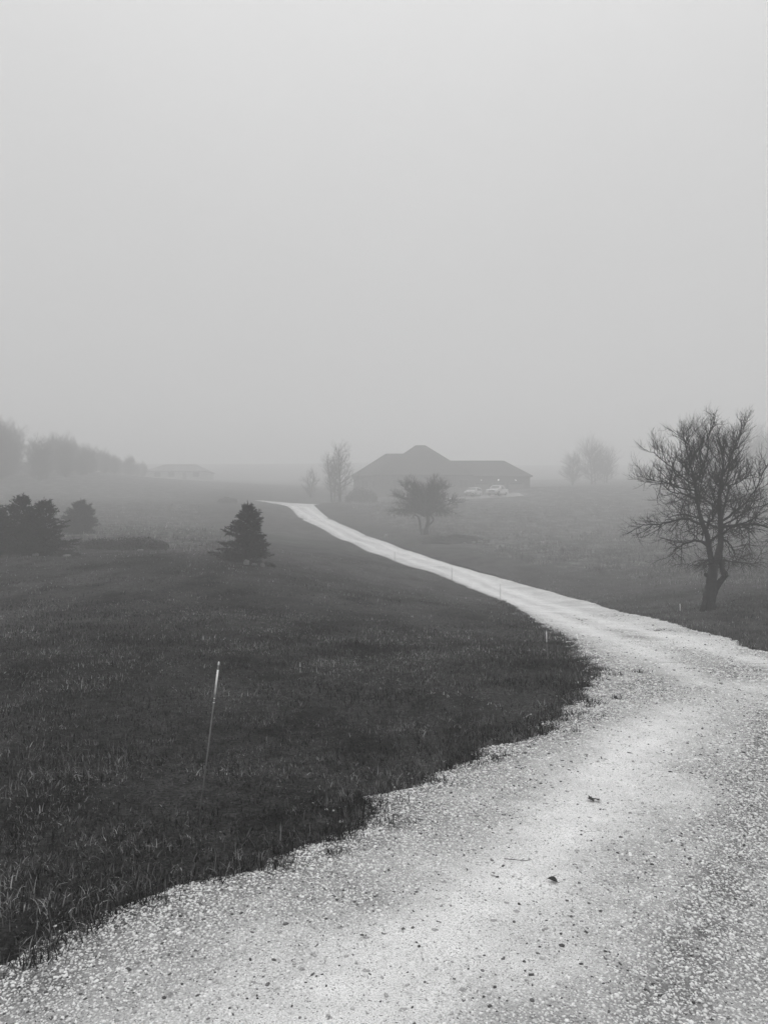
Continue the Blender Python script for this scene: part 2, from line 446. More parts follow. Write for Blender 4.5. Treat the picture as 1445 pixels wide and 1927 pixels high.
# parking pad by the garages: a sheet draped on the hill
def pad(name, poly_x, poly_y, step=1.0):
    X, Y = np.meshgrid(np.arange(poly_x[0], poly_x[1]+.01, step), np.arange(poly_y[0], poly_y[1]+.01, step))
    Z = H(X, Y)+.06
    V = np.stack([X, Y, Z], 2).reshape(-1, 3); n2, n1 = X.shape
    I = np.arange(V.shape[0]).reshape(n2, n1)
    F = np.stack([I[:-1, :-1], I[:-1, 1:], I[1:, 1:], I[1:, :-1]], 2).reshape(-1, 4)
    o = np_mesh(name, V, F, M['pad'], smooth=True)
    return tag(o, kind='structure')
pad('parking_area', (11.0, 24.5), (126.4, 131.4))

# ------------------------------------------------------------------ grass blades (stuff)
def blades(name, x, y, L, W, mat, lean=.6, segs=2, sink=.01, onroad=False):
    n = len(x); z = H(x, y)-sink
    th = rng.uniform(0, 2*np.pi, n); ph = rng.uniform(0, 2*np.pi, n)
    ln = np.abs(rng.normal(0, lean, n))
    L = L*rng.uniform(.45, 1.25, n); W = W*rng.uniform(.6, 1.2, n)
    base = np.stack([x, y, z], 1)
    dirh = np.stack([np.cos(ph), np.sin(ph), np.zeros(n)], 1)
    side = np.stack([np.cos(th), np.sin(th), np.zeros(n)], 1)
    pts = []
    p = base.copy(); ang = ln*.8
    widths = np.linspace(1, .0, segs+1)
    rings = [(p.copy(), 1.0)]
    for s in range(segs):
        ang2 = np.minimum(ang, 1.75)
        p = p+(dirh*np.sin(ang2)[:, None]+np.array([0, 0, 1])*np.cos(ang2)[:, None])*(L/segs)[:, None]
        rings.append((p.copy(), 1-(s+1)/segs*.75 if s < segs-1 else 0)); ang = ang+ln*.8
    allv = []; F = []
    per = 2*segs+1
    for i, (q, w) in enumerate(rings):
        if i < segs:
            o = side*(W*w*.5)[:, None]; allv += [q-o, q+o]
        else: allv += [q]
    V = np.stack(allv, 1)          # n, per, 3
    off = (np.arange(n)*per)[:, None]
    tris = []
    for s in range(segs-1):
        a = 2*s; tris += [(a, a+1, a+3), (a, a+3, a+2)]
    tris.append((2*(segs-1), 2*(segs-1)+1, 2*segs))
    F = (off[:, :, None]+np.array(tris)[None]).reshape(-1, 3)
    return V.reshape(-1, 3), F
def join(parts):
    Vs, Fs, b = [], [], 0
    for V, F in parts:
        Vs.append(V); Fs.append(F+b); b += len(V)
    return np.concatenate(Vs), np.concatenate(Fs)
def scatter(y0, y1, dens, xa, xb, keep):
    """random points, density per m2, between xa(y) and xb(y)"""
    yy = rng.uniform(y0, y1, int((y1-y0)*400)); 
    A = np.mean(xb(yy)-xa(yy))*(y1-y0); n = int(max(A, 0)*dens)
    wmax = np.max(xb(yy)-xa(yy))
    n2 = int(dens*wmax*(y1-y0))
    y = rng.uniform(y0, y1, n2); f = rng.uniform(0, wmax, n2)
    x = xa(y)+f; ok = x < xb(y)
    x, y = x[ok], y[ok]; k = keep(x, y)
    return x[k], y[k]
wl = lambda y: -.57*y-2.2
def clump(x, y, s=2.2, thr=.35): return fbm(x*s, y*s, 3) > thr+rng.uniform(-.25, .15, len(x))
parts = []
for y0, y1, dens, L, W, lean, segs in ((1.6, 4.2, 2600, .062, .0075, 1.2, 3), (4.2, 7.0, 2000, .065, .0085, 1.15, 3), (7.0, 11, 1000, .068, .011, 1.0, 3), (1.6, 4.2, 7500, .042, .0055, 1.3, 2), (4.2, 7.0, 4600, .042, .0065, 1.3, 2), (7.0, 11, 1900, .045, .009, 1.2, 2), (11, 17, 500, .05, .015, 1.0, 2), (11, 17, 330, .08, .015, .8, 2), (17, 27, 120, .075, .019, .7, 2), (27, 46, 30, .08, .033, .7, 2)):
    x, y = scatter(y0, y1, dens, wl, lambda q: xL(q)+.02, lambda a, b: (clump(a, b, 3.2, .42) & clump(a, b, .7, .36)) if L > .06 else clump(a, b, 6.0, .40))
    s = 1+.8*(fbm(x*1.3+5, y*1.3, 3)-.5)*2
    parts.append(blades('g', x, y, L*s, W, None, lean, segs))
# fringe: longer tufts flopping onto the gravel
y = np.concatenate([rng.uniform(1.5, 9, 20000), rng.uniform(9, 30, 16000)]); dd = rng.exponential(.10, len(y)); x = xL(y)-dd+.07
k = fbm(x*3+8, y*3, 3) > .42; x, y = x[k], y[k]
parts.append(blades('g', x, y, np.interp(y, [2, 10, 30], [.085, .095, .11]), np.interp(y, [2, 10, 30], [.006, .009, .02]), None, 1.2, 3))
# tufts creeping out over the gravel
ty = np.concatenate([rng.uniform(1.9, 9.5, 90), [6.42, 6.5, 5.15, 4.35, 7.9, 8.6]]); tx = xL(ty)+np.concatenate([rng.exponential(.10, 90)-.01, [.10, .20, .14, .12, .10, .12]])
tr = np.concatenate([rng.uniform(.02, .08, 90), [.12, .12, .10, .09, .10, .12]]); tn = (tr*1500).astype(int)+14
cx, cy_, cr = np.repeat(tx, tn), np.repeat(ty, tn), np.repeat(tr, tn)
x = cx+rng.normal(0, 1, len(cx))*cr*.8; y = cy_+rng.normal(0, 1, len(cx))*cr*.6
parts.append(blades('g', x, y, np.full(len(x), .070), np.interp(y, [2, 10], [.006, .010]), None, 1.3, 3, -.034))
# mown strip right of the drive
x, y = scatter(10.4, 24, 170, lambda q: xR(q)+.0, lambda q: .58*q+2, lambda a, b: clump(a, b, 1.5, .36)); parts.append(blades('g', x, y, .085, .014, None, .55, 2))
x, y = scatter(24, 45, 28, lambda q: xR(q)+.0, lambda q: .58*q+2, lambda a, b: clump(a, b, 1.5, .36)); parts.append(blades('g', x, y, .10, .03, None, .55, 2))
y = rng.uniform(10.4, 50, 14000); x = xR(y)+rng.exponential(.08, len(y))-.04
parts.append(blades('g', x, y, np.interp(y, [10, 50], [.09, .13]), np.interp(y, [10, 50], [.009, .03]), None, .9, 2))
V, F = join(parts)
tag(np_mesh('lawn_grass', V, F, M['blade']), 'short dark lawn grass left of the gravel driveway', 'grass', kind='stuff')
# pasture: taller dead grass in tussocks
parts = []
for y0, y1, dens, L, W in ((16, 32, 260, .24, .013), (32, 60, 90, .30, .03), (60, 115, 12, .32, .06)):
    x, y = scatter(y0, y1, dens, lambda q: xR(q)+1.0, lambda q: .58*q+2, lambda a, b: (fieldness(a, b) > rng.uniform(.2, .9, len(a))) & clump(a, b, .55, .50))
    parts.append(blades('g', x, y, L*(.5+1.0*fbm(x*.9, y*.9, 3)), W, None, .7, 3))
x, y = scatter(34, 100, 8, wl, lambda q: xL(q)-8, lambda a, b: (fieldness(a, b) > .4) & clump(a, b, .6, .47)); parts.append(blades('g', x, y, .3, .06, None, .7, 2))
V, F = join(parts)
tag(np_mesh('pasture_grass', V, F, M['blade_dry']), 'rough unmown pasture grass on the slope', 'grass', kind='stuff')

# ------------------------------------------------------------------ loose gravel (stuff)
g = (1+5**.5)/2
ICO = np.array([(-1,g,0),(1,g,0),(-1,-g,0),(1,-g,0),(0,-1,g),(0,1,g),(0,-1,-g),(0,1,-g),(g,0,-1),(g,0,1),(-g,0,-1),(-g,0,1)], float)/math.sqrt(1+g*g)
ICF = np.array([(0,11,5),(0,5,1),(0,1,7),(0,7,10),(0,10,11),(1,5,9),(5,11,4),(11,10,2),(10,7,6),(7,1,8),(3,9,4),(3,4,2),(3,2,6),(3,6,8),(3,8,9),(4,9,5),(2,4,11),(6,2,10),(8,6,7),(9,8,1)])
def stones(x, y, r, zf):
    n = len(x)
    sc = np.stack([rng.uniform(.8, 1.45, n), rng.uniform(.6, 1.0, n), rng.uniform(.4, .75, n)], 1)*r[:, None]
    base = ICO[None]*(1+rng.uniform(-.30, .26, (n, 12, 1)))*sc[:, None]
    a = rng.uniform(0, 2*np.pi, n); c, s = np.cos(a), np.sin(a)
    tl = rng.normal(0, .25, n)
    px = base[..., 0]*c[:, None]-base[..., 1]*s[:, None]; py = base[..., 0]*s[:, None]+base[..., 1]*c[:, None]
    pz = base[..., 2]+px*tl[:, None]*.5
    V = np.stack([px+x[:, None], py+y[:, None], pz+(zf+r*.12)[:, None]], 2)
    F = (np.arange(n)*12)[:, None, None]+ICF[None]
    return V.reshape(-1, 3), F.reshape(-1, 3)
parts = []
for y0, y1, dens, r0 in ((1.7, 3.4, 9500, .0042), (3.4, 5.2, 6600, .0048), (5.2, 8.2, 3200, .0063), (8.2, 13, 1200, .0086), (13, 22, 160, .013)):
    x, y = scatter(y0, y1, dens, lambda q: xL(q)-.03, lambda q: np.minimum(xR(q), .56*q+1.0), lambda a, b: looseness(a, b)**1.1+.05 > rng.uniform(0, 1.0, len(a)))
    r = np.minimum(r0*np.exp(rng.normal(0, .40, len(x))), r0*2.2)
    parts.append(stones(x, y, r, road_z(x, y)))
# stones kicked into the lawn edge
y = rng.uniform(1.8, 9, 900); x = xL(y)+.06-rng.exponential(.05, len(y)); r = .006*np.exp(rng.normal(0, .35, len(x)))
parts.append(stones(x, y, r, H(x, y)+.004))
V, F = join(parts)
tag(np_mesh('loose_gravel', V, F, M['stone_bits']), 'loose pale crushed stones scattered over the driveway', 'gravel', kind='stuff')

# ------------------------------------------------------------------ driveway markers
def marker(x, y, hgt, lean, label, rad=.0040, band=(.80, .955), rz=0.0):
    root = empty('driveway_marker', (x, y, h(x, y)), rz)
    tag(root, label, 'marker stake', 'reflective driveway marker stakes')
    f = lambda t: (lean*t*hgt, .02*t*hgt, t*hgt)
    m = MB(); m.tube([f(-.05), f(.5), f(1.0)], [rad]*3, 8); m.build('rod', M['stake'], root, True)
    m = MB(); m.tube([f(band[0]), f(band[1])], [rad*1.3]*2, 10); m.build('reflective_sleeve', M['reflective'], root, True)
    m = MB(); m.tube([f(.985), f(1.0), f(1.008)], [rad*1.3, rad*1.3, rad*.7], 8); m.build('cap', M['reflective'], root, True)
    m = MB()
    m.tube([f(.772), f(.776)], [rad*1.25]*2, 8); m.tube([f(.745), f(.749)], [rad*1.25]*2, 8)
    m.build('tape_ring', M['reflective'], root, True)
    return root
marker(-1.03, 4.17, .875, .115, 'tall thin leaning marker stake with white sleeve, standing in the foreground lawn')
marker(2.30, 10.49, .40, -.02, 'short white marker stub in the lawn beside the driveway bend', .0055, (.62, .97))
marker(4.78, 30.5, .80, .01, 'grey marker rod at the left driveway edge just past the bend', .008, (.90, .99))
marker(3.84, 42.0, .80, .0, 'middle of the three thin grey marker rods along the far left driveway edge', .011, (.90, .99))
marker(.74, 51.0, .75, .0, 'farthest and faintest grey marker rod on the left driveway edge', .012, (.90, .99))
marker(8.05, 20.2, .20, .0, 'tiny pale marker stub in grass left of the big bare tree trunk', .007, (.05, .98))

# ------------------------------------------------------------------ trees
class Grow:
    def __init__(s, seed, trunk, crown): s.r = random.Random(seed); s.T = trunk; s.C = crown
    def path(s, p, d, L, n, wob, bias):
        pts = [Vector(p)]; d = Vector(d).normalized()
        for i in range(n):
            d = (d+Vector((s.r.gauss(0, wob), s.r.gauss(0, wob), s.r.gauss(0, wob)))+Vector(bias)/n).normalized()
            pts.append(pts[-1]+d*(L/n))
        return pts
    def child_dir(s, t, ang):
        t = t.normalized(); a = t.orthogonal().normalized(); b = t.cross(a); q = s.r.uniform(0, 6.283)
        return t*math.cos(ang)+(a*math.cos(q)+b*math.sin(q))*math.sin(ang)
    def spawn(s, pts, r0, r1, cfg, lvl):
        if lvl >= len(cfg): return
        c = cfg[lvl]; L = sum((b-a).length for a, b in zip(pts[:-1], pts[1:]))
        n = max(1, int(L*c['dens']+s.r.random()))
        m = len(pts)-1
        for k in range(n):
            u = c.get('u0', .15)+(1-c.get('u0', .15))*(k+s.r.random())/n
            i = min(int(u*m), m-1); f = u*m-i
            p = pts[i].lerp(pts[i+1], f); tg = pts[i+1]-pts[i]
            d = s.child_dir(tg, R(s.r.uniform(*c['ang'])))
            up = c['up'](p) if callable(c['up']) else c['up']
            d = (d+Vector((0, 0, up*.5))).normalized()
            ln = s.r.uniform(*c['len'])*(1-.35*u)
            if 'env' in c and not c['env'](p+d*ln): ln *= .5
            rr = min(c['rad'], (r0+(r1-r0)*u)*.75); ns = c.get('ns', 4)
            q = s.path(p, d, ln, ns, c.get('wob', .16), (0, 0, up))
            rend = rr*.45
            s.C.tube(q, [rr+(rend-rr)*j/ns for j in range(ns+1)], c.get('sides', 4), False)
            s.spawn(q, rr, rend, cfg, lvl+1)

# --- the large bare apple tree on the right: limbs as (x, depth, z) in metres from its foot
def near_tree():
    S = .01365
    def P(l): return [Vector(((a-1332)*S, b, (1147-c)*S)) for a, c, b in l]
    def smooth(pts, k=4):
        out = []
        for i in range(len(pts)-1):
            p0 = pts[max(i-1, 0)]; p1 = pts[i]; p2 = pts[i+1]; p3 = pts[min(i+2, len(pts)-1)]
            for j in range(k):
                t = j/k
                out.append(.5*((2*p1)+(p2-p0)*t+(2*p0-5*p1+4*p2-p3)*t*t+(-p0+3*p1-3*p2+p3)*t**3))
        return out+[pts[-1]]
    root = empty('bare_apple_tree', (8.30, 19, h(8.30, 19)-.02))
    tag(root, 'large bare apple tree with forked leaning trunk, standing right of the driveway', 'tree')
    T, C = MB(), MB(); G = Grow(5, T, C)
    trunk = [
     ([(1331,1150,0),(1332,1140,0),(1335,1115,0),(1338,1090,0),(1341,1072,0),(1344,1058,0)], .150, .125),
     ([(1342,1064,0),(1336,1045,-.05),(1331,1025,-.1),(1328,1002,-.1),(1320,984,-.12),(1314,960,-.1),(1310,930,-.05),(1309,900,0),(1304,875,.05),(1299,850,.1),(1293,820,.1),(1287,795,.1)], .085, .010),
     ([(1344,1062,0),(1352,1042,.05),(1360,1020,.1),(1361,995,.12),(1360,965,.1),(1357,945,.1),(1364,915,.2),(1370,890,.3),(1374,865,.3),(1372,835,.35),(1366,800,.4)], .095, .010),
     ([(1338,1140,.06),(1346,1115,.1),(1354,1098,.12),(1366,1084,.14),(1368,1079,.14),(1364,1066,.14),(1361,1048,.14),(1360,1030,.12)], .085, .06)]
    limbs = [
     ([(1328,1020,-.05),(1312,1012,-.2),(1296,1011,-.3),(1278,1015,-.4),(1264,1021,-.5),(1250,1030,-.6),(1238,1040,-.7)], .055),
     ([(1316,980,-.1),(1305,972,.1),(1292,969,.3),(1276,974,.45),(1258,979,.6),(1240,980,.7),(1220,986,.8),(1198,998,.9)], .05),
     ([(1310,935,-.05),(1296,930,-.3),(1278,926,-.5),(1258,924,-.7),(1240,920,-.8),(1222,908,-.9),(1214,893,-1.0)], .04),
     ([(1308,905,0),(1294,890,.2),(1280,872,.4),(1262,855,.5),(1244,838,.6),(1228,829,.7)], .032),
     ([(1311,940,-.05),(1298,915,-.4),(1286,890,-.6),(1276,860,-.8),(1270,835,-.9),(1262,815,-1.0)], .03),
     ([(1309,900,0),(1316,870,-.3),(1319,840,-.5),(1316,815,-.6),(1324,790,-.7),(1323,772,-.7)], .03),
     ([(1360,960,.1),(1350,930,-.2),(1345,900,-.4),(1352,870,-.6),(1360,840,-.7),(1372,800,-.8),(1376,788,-.8)], .04),
     ([(1361,975,.1),(1378,958,-.1),(1395,940,-.3),(1408,915,-.5),(1420,880,-.6),(1432,850,-.7)], .045),
     ([(1362,965,.1),(1384,935,.5),(1402,905,.8),(1425,895,1.0),(1448,884,1.1),(1470,878,1.2)], .045),
     ([(1363,985,.1),(1385,982,-.3),(1408,980,-.5),(1430,990,-.7),(1445,1012,-.8),(1452,1035,-.9)], .05),
     ([(1362,1005,.1),(1380,1012,.4),(1398,1022,.6),(1412,1042,.8),(1420,1058,.9)], .045),
     ([(1352,1048,.05),(1372,1050,.3),(1395,1053,.5),(1420,1055,.7),(1450,1058,.8),(1470,1052,.9)], .035),
     ([(1364,920,.2),(1385,890,.5),(1400,860,.7),(1406,830,.8),(1400,812,.9)], .03),
     ([(1372,870,.3),(1382,845,.1),(1392,820,0),(1398,800,-.1)], .022),
     ([(1318,1000,-.1),(1318,975,-.6),(1312,955,-1.0),(1300,940,-1.4),(1290,915,-1.7)], .045),
     ([(1359,955,.1),(1362,940,.7),(1356,920,1.2),(1350,890,1.6),(1346,865,1.8)], .045),
     ([(1330,1015,-.1),(1334,1000,-.6),(1345,985,-1.1),(1352,975,-1.6),(1350,985,-2.0)], .045),
     ([(1360,990,.1),(1350,975,.7),(1335,962,1.2),(1320,960,1.6),(1305,970,2.0)], .045),
     ([(1340,1055,.0),(1322,1050,-.4),(1308,1046,-.7),(1296,1050,-1.0),(1286,1056,-1.2)], .028),
     ([(1312,950,-.1),(1322,930,.2),(1332,905,.4),(1338,880,.5),(1336,850,.6),(1342,820,.6),(1348,798,.6)], .035),
     ([(1362,985,.1),(1400,965,.3),(1425,955,.5),(1450,945,.6),(1475,940,.7)], .035),
     ([(1309,915,0),(1288,905,.5),(1268,893,.9),(1250,888,1.2),(1232,880,1.4)], .03)]
    allp = []
    for l, r0, r1 in trunk:
        q = smooth(P(l)); n = len(q)
        T.tube(q, [(r0+(r1-r0)*i/(n-1))*(1+.10*G.r.uniform(-1, 1)) for i in range(n)], 9); allp.append((q, r0, r1))
    # root flare and old pruning stubs
    for a in range(6):
        q = a*1.05+.3; T.tube([(.05*math.cos(q), .05*math.sin(q), .32), (.14*math.cos(q), .14*math.sin(q), .10), (.21*math.cos(q), .21*math.sin(q), -.05)], [.07, .065, .04], 6)
    for (x, z, s) in ((.52, .93, 1), (.50, 1.0, 1), (-.10, .30, -1), (-.06, .95, -1)):
        T.tube([(x-.06*s, .05, z-.02), (x+.02*s, .02, z+.02)], [.06, .045], 6)
    for l, r0 in limbs:
        r0 *= .85; q = smooth(P(l), 3); n = len(q)
        q = [p+Vector((G.r.gauss(0, .012), G.r.gauss(0, .02), G.r.gauss(0, .012))) if 0 < i else p for i, p in enumerate(q)]
        T.tube(q, [r0+(.007-r0)*(i/(n-1))**.8 for i in range(n)], 6); allp.append((q, r0, .007))
    def up(p): return -.15+.75*min(max((p.z-1.5)/2.2, 0), 1)
    env = lambda p: (abs(p.x) < 2.15) and p.z > 1.15 and p.z < 5.0 and (p.x/2.15)**2+(max(p.z-2.4, 0)/2.8)**2 < 1.1
    cfg = [dict(dens=9.5, ang=(30, 78), up=up, len=(.40, 1.05), rad=.013, ns=5, wob=.17, u0=.12, sides=4, env=env),
           dict(dens=13, ang=(30, 78), up=up, len=(.18, .56), rad=.0105, ns=4, wob=.18, sides=3, env=env),
           dict(dens=8.5, ang=(25, 70), up=up, len=(.10, .30), rad=.0074, ns=3, wob=.2, sides=3)]
    for i, (q, r0, r1) in enumerate(allp):
        if i in (0, 3): continue
        if i in (1, 2): q = q[len(q)//3:]
        G.spawn(q, r0, r1, cfg, 0)
    # thin shoots at the foot
    for a in range(7):
        x = -.12+.05*G.r.random(); G.C.tube(G.path((x, -.1+.03*a, .1), (-.1, 0, 1), G.r.uniform(.3, .8), 4, .06, (0, 0, .3)), [.006, .005, .005, .004, .003], 3, False)
    T.build('trunk', M['bark'], root, True); C.build('crown', M['twig'], root); root.scale = (.97, .97, .975)
near_tree()
# small mound of bare soil at its foot
m = MB()
# --- the small spreading apple tree by the far bend
def far_apple():
    root = empty('spreading_apple_tree', (3.95, 72, h(3.95, 72)-.05))
    tag(root, 'small bare apple tree with wide dense crown, between the driveway and the house', 'tree')
    T, C = MB(), MB(); G = Grow(9, T, C)
    S = .0517
    def P(l): return [Vector(((a-803)*S, b, (1007-c)*S)) for a, c, b in l]
    st = [([(804,1009,0),(806,995,0),(808,985,0),(808,972,0),(806,960,0)], .17, .11),
          ([(800,1008,.1),(797,994,.1),(796,982,.15),(794,974,.2),(788,970,.2)], .10, .07),
          ([(809,990,0),(815,982,.1),(816,978,.1),(811,970,.1),(808,962,.2)], .08, .06)]
    for l, a, b in st:
        q = P(l); T.tube(q, [a+(b-a)*i/(len(q)-1) for i in range(len(q))], 8)
    limbs = []
    for k in range(40):
        q = k*2.399; ex = 3.1*(.6+.4*G.r.random()); z0 = G.r.uniform(1.7, 2.3)
        el = (k % 5)/4
        rr = ex*math.cos(el*1.15); zt = 1.9+.6*G.r.random()+2.9*math.sin(el*1.2)
        e = Vector((rr*math.cos(q), rr*math.sin(q), zt)); s0 = Vector((.15*math.cos(q)+.1, .15*math.sin(q), z0))
        mid = s0.lerp(e, .5)+Vector((0, 0, .35))
        pts = [s0, s0.lerp(mid, .5)+Vector((0, 0, .08)), mid, mid.lerp(e, .5)+Vector((0, 0, .12)), e]
        T.tube(pts, [.06, .05, .04, .03, .02], 5); limbs.append(pts)
    env = lambda p: p.z > 1.45 and p.z < 5.9 and abs(p.x) < 3.5
    up = lambda p: -.2+.7*min(max((p.z-2.2)/1.6, 0), 1)
    cfg = [dict(dens=6.5, ang=(30, 80), up=up, len=(.5, 1.2), rad=.032, ns=4, wob=.17, sides=3, env=env),
           dict(dens=7.5, ang=(30, 80), up=up, len=(.25, .7), rad=.026, ns=3, wob=.18, sides=3, env=env),
           dict(dens=5.5, ang=(30, 70), up=up, len=(.15, .4), rad=.021, ns=2, wob=.2, sides=3, env=env)]
    for pts in limbs: G.spawn(pts, .06, .02, cfg, 0)
    T.build('trunk', M['bark'], root, True); C.build('crown', M['twig'], root); root.scale = (1.3, 1.3, 1.04)
far_apple()

def bare_tree(name, x, y, height, spread, label, seed, group=None, cat='tree', trunks=1, tw=.02, dens=1.0, mat='twig_far', low=.12):
    """upright leafless tree; unit of metres"""
    root = empty(name, (x, y, h(x, y)-.1), 0); tag(root, label, cat, group)
    T, C = MB(), MB(); G = Grow(seed, T, C); limbs = []
    for k in range(trunks):
        a = k*2.2+seed; p0 = (.25*k*math.cos(a), .25*k*math.sin(a), 0)
        d = (.10*math.cos(a)*(trunks > 1), .10*math.sin(a)*(trunks > 1), 1)
        hh = height*(1-.12*k); q = G.path(p0, d, hh*.95, 9, .05, (0, 0, .1))
        r0 = .022*height/(1+.25*(trunks-1))
        T.tube(q, [r0*(1-i/9)**.85+.01 for i in range(10)], 7); 
        n = int(20*dens)
        for j in range(n):
            u = low+(.93-low)*(j+G.r.random())/n; i = min(int(u*9), 8); p = q[i].lerp(q[i+1], u*9-i)
            az = G.r.uniform(0, 6.283); L = spread*(1-.45*max(u-.35, 0)/.65)*G.r.uniform(.7, 1.15)*(.55+.45*min(1, u/.3))
            b = G.path(p, (math.cos(az), math.sin(az), .45+.55*u), L, 5, .14, (0, 0, .30))
            rb = r0*.42*(1-u*.6); T.tube(b, [rb*(1-t/5*.75) for t in range(6)], 5); limbs.append((b, rb, rb*.25))
    cfg = [dict(dens=2.0*dens, ang=(25, 60), up=.45, len=(.28*spread, .6*spread), rad=tw*1.5, ns=4, wob=.13, sides=3, u0=.1),
           dict(dens=3.0*dens, ang=(25, 60), up=.35, len=(.12*spread, .32*spread), rad=tw, ns=3, wob=.15, sides=3),
           dict(dens=3.0, ang=(25, 60), up=.2, len=(.06*spread, .16*spread), rad=tw*.75, ns=2, wob=.15, sides=3)]
    for b, ra, rb in limbs: G.spawn(b, ra, rb, cfg, 0)
    T.build('trunk', M['bark'], root, True); C.build('crown', M[mat], root)
    return root
def place_copy(src, x, y, rz, sc, label, group=None, sz=None):
    o = copy_tree(src); o.location = (x, y, h(x, y)-.15); o.rotation_euler = (0, 0, rz); o.scale = (sc, sc, sz or sc)
    o['label'] = label
    if group: o['group'] = group
    elif 'group' in o: del o['group']
    return o
GH = 'bare trees beside the house'
tA = bare_tree('tall_bare_tree', -6.9, 117, 9.6, 3.6, 'tall slim bare tree with twin leaders at the left end of the house', 21, GH, trunks=2, tw=.020, dens=1.0)
place_copy(tA, -8.3, 119, 2.0, .82, 'lower bushy bare tree just left of the tall slim tree by the house', GH)
place_copy(tA, -13.0, 131, 4.1, .55, 'faintest small bare tree left of the house, nearest the top of the driveway', GH)
# clump of fading trees right of the house
GR = 'bare trees fading into fog right of the house'
LR = 'pale bare tree in the clump fading into fog right of the house'
tB = bare_tree('fogged_bare_tree', 46.5, 165, 9.8, 5.2, 'tallest pale tree in the middle of the foggy clump right of the house', 33, GR, trunks=3, tw=.03, dens=1.0, low=.06)
place_copy(tB, 41.5, 163, 1.1, .72, 'left shorter tree of the foggy clump right of the house', GR)
place_copy(tB, 51.0, 170, 2.7, .80, 'right tree of the foggy clump right of the house', GR)
place_copy(tB, 59.0, 166, 3.9, .42, 'low foggy bush between the tree clump and the big apple tree', GR, .38)
place_copy(tB, 64.0, 160, .4, .50, 'second low foggy bush just left of the big apple tree', GR, .5)
place_copy(tB, 66.0, 150, 5.0, 1.15, 'tall foggy tree behind the left side of the big apple tree', GR, 1.25)
place_copy(tB, 73.0, 152, 1.9, 1.2, 'tall foggy tree behind the middle of the big apple tree', GR)
place_copy(tB, 81.0, 158, 2.9, 1.1, 'tall foggy tree behind the right edge of the big apple tree', GR)
# the dim wood on the far left
GW = 'dim treeline on the left fading into fog'
LW = 'dim tall tree in the shadowy treeline at the far left edge, fading into fog'
rr = random.Random(4); src = None
for i in range(96):
    row = i % 2; u = (i//2)/47*1.3-.3; yy = 117+16*row+max(u, 0)*85+rr.uniform(-6, 6); xx = (-61-7*row+u*110 if u < 0 else -61-7*row-5*u)+rr.uniform(-5, 4)
    sc = rr.uniform(.46, .72)*(1-.60*max(u, 0)**.8)
    if src is None:
        src = bare_tree('treeline_tree', xx, yy, 12.5, 5.0, LW, 44, GW, trunks=3, tw=.05, dens=1.25, low=.02)
    else: place_copy(src, xx, yy, rr.uniform(0, 6), sc, LW, GW)

# --- spruces
def spruce(name, x, y, height, rad, label, seed, cat='spruce tree', group=None, dens=1.0, ragged=.22, mat='needle', power=.8, nl=.15):
    root = empty(name, (x, y, h(x, y)-.03)); tag(root, label, cat, group)
    r = np.random.default_rng(seed)
    T = MB(); T.tube([(0, 0, -.1), (0, 0, height*.5), (.02, 0, height*.97)], [.022*height, .013*height, .004], 7)
    Vs, Fs = [], []; nb = 0
    def needles(p, d, n, L, W):
        nonlocal nb
        t = r.uniform(0, 1, n)
        base = p+d*t[:, None]
        nd = d/ (np.linalg.norm(d)+1e-9)+r.normal(0, .75, (n, 3)); nd[:, 2] += .12
        nd /= np.linalg.norm(nd, axis=1)[:, None]
        sd = np.cross(nd, r.normal(0, 1, (n, 3))); sd /= np.linalg.norm(sd, axis=1)[:, None]
        ll = L*r.uniform(.5, 1.2, n)[:, None]
        V = np.stack([base-sd*W*.5, base+sd*W*.5, base+nd*ll+sd*W*.15, base+nd*ll-sd*W*.15], 1)
        Vs.append(V.reshape(-1, 3)); Fs.append(((np.arange(n)*4)[:, None]+np.arange(4)[None])+nb); nb += 4*n
    nw = int(25*max(1, height/4))
    lop = [(r.uniform(0, 6.28), r.uniform(.1, ragged)) for _ in range(3)]
    for w in range(nw):
        z = height*(.02+.84*(w+r.random()*.7)/nw); f = z/height
        RR = rad*(max(1-f/.92, 0)**power)*(min(1, .78+f*1.4))
        nbra = int(r.integers(8, 12))
        for b in range(nbra):
            az = r.uniform(0, 6.283)
            k = 1+sum(a*math.cos(az*(j+1)+ph+3*f) for j, (ph, a) in enumerate(lop))
            L = RR*r.uniform(.66, 1.25)*k+.05*min(1, height/4)
            el = -.08+.75*f**1.2+r.normal(0, .17)
            d = np.array([math.cos(az)*math.cos(el), math.sin(az)*math.cos(el), math.sin(el)])
            p0 = np.array([0, 0, z]); tip = p0+d*L+np.array([0, 0, .10*L])
            T.tube([tuple(p0), tuple(p0+d*L*.6), tuple(tip)], [.012, .008, .003], 3, False)
            ns = max(3, int(L/.11))
            for q in range(ns):
                u = .2+.8*(q+1)/ns
                a = p0+(tip-p0)*u
                s = np.array([-math.sin(az), math.cos(az), 0])*(1 if q % 2 else -1)
                sl = L*.42*(1.12-u)+.07
                dd = (d*.75+s*.8+np.array([0, 0, r.normal(.05, .15)])); dd = dd/np.linalg.norm(dd)*sl
                needles(a, dd, int((8+sl*22)*dens), nl, .030)
            needles(p0+(tip-p0)*.7, (tip-p0)*.3, int(9*dens), nl, .028)
    # leader
    needles(np.array([0, 0, height*.78]), np.array([0, 0, height*.20]), int(22*dens), nl*.6, .022)
    T.build('trunk', M['bark'], root)
    np_mesh('crown', np.concatenate(Vs), np.concatenate(Fs), M[mat], root)
    return root
GS = 'young spruces on the left lawn'
spruce('young_spruce', -5.17, 28, 2.42, 1.06, 'dark conical young spruce standing alone with stones at its base', 1, group=GS, ragged=.16, nl=.10)
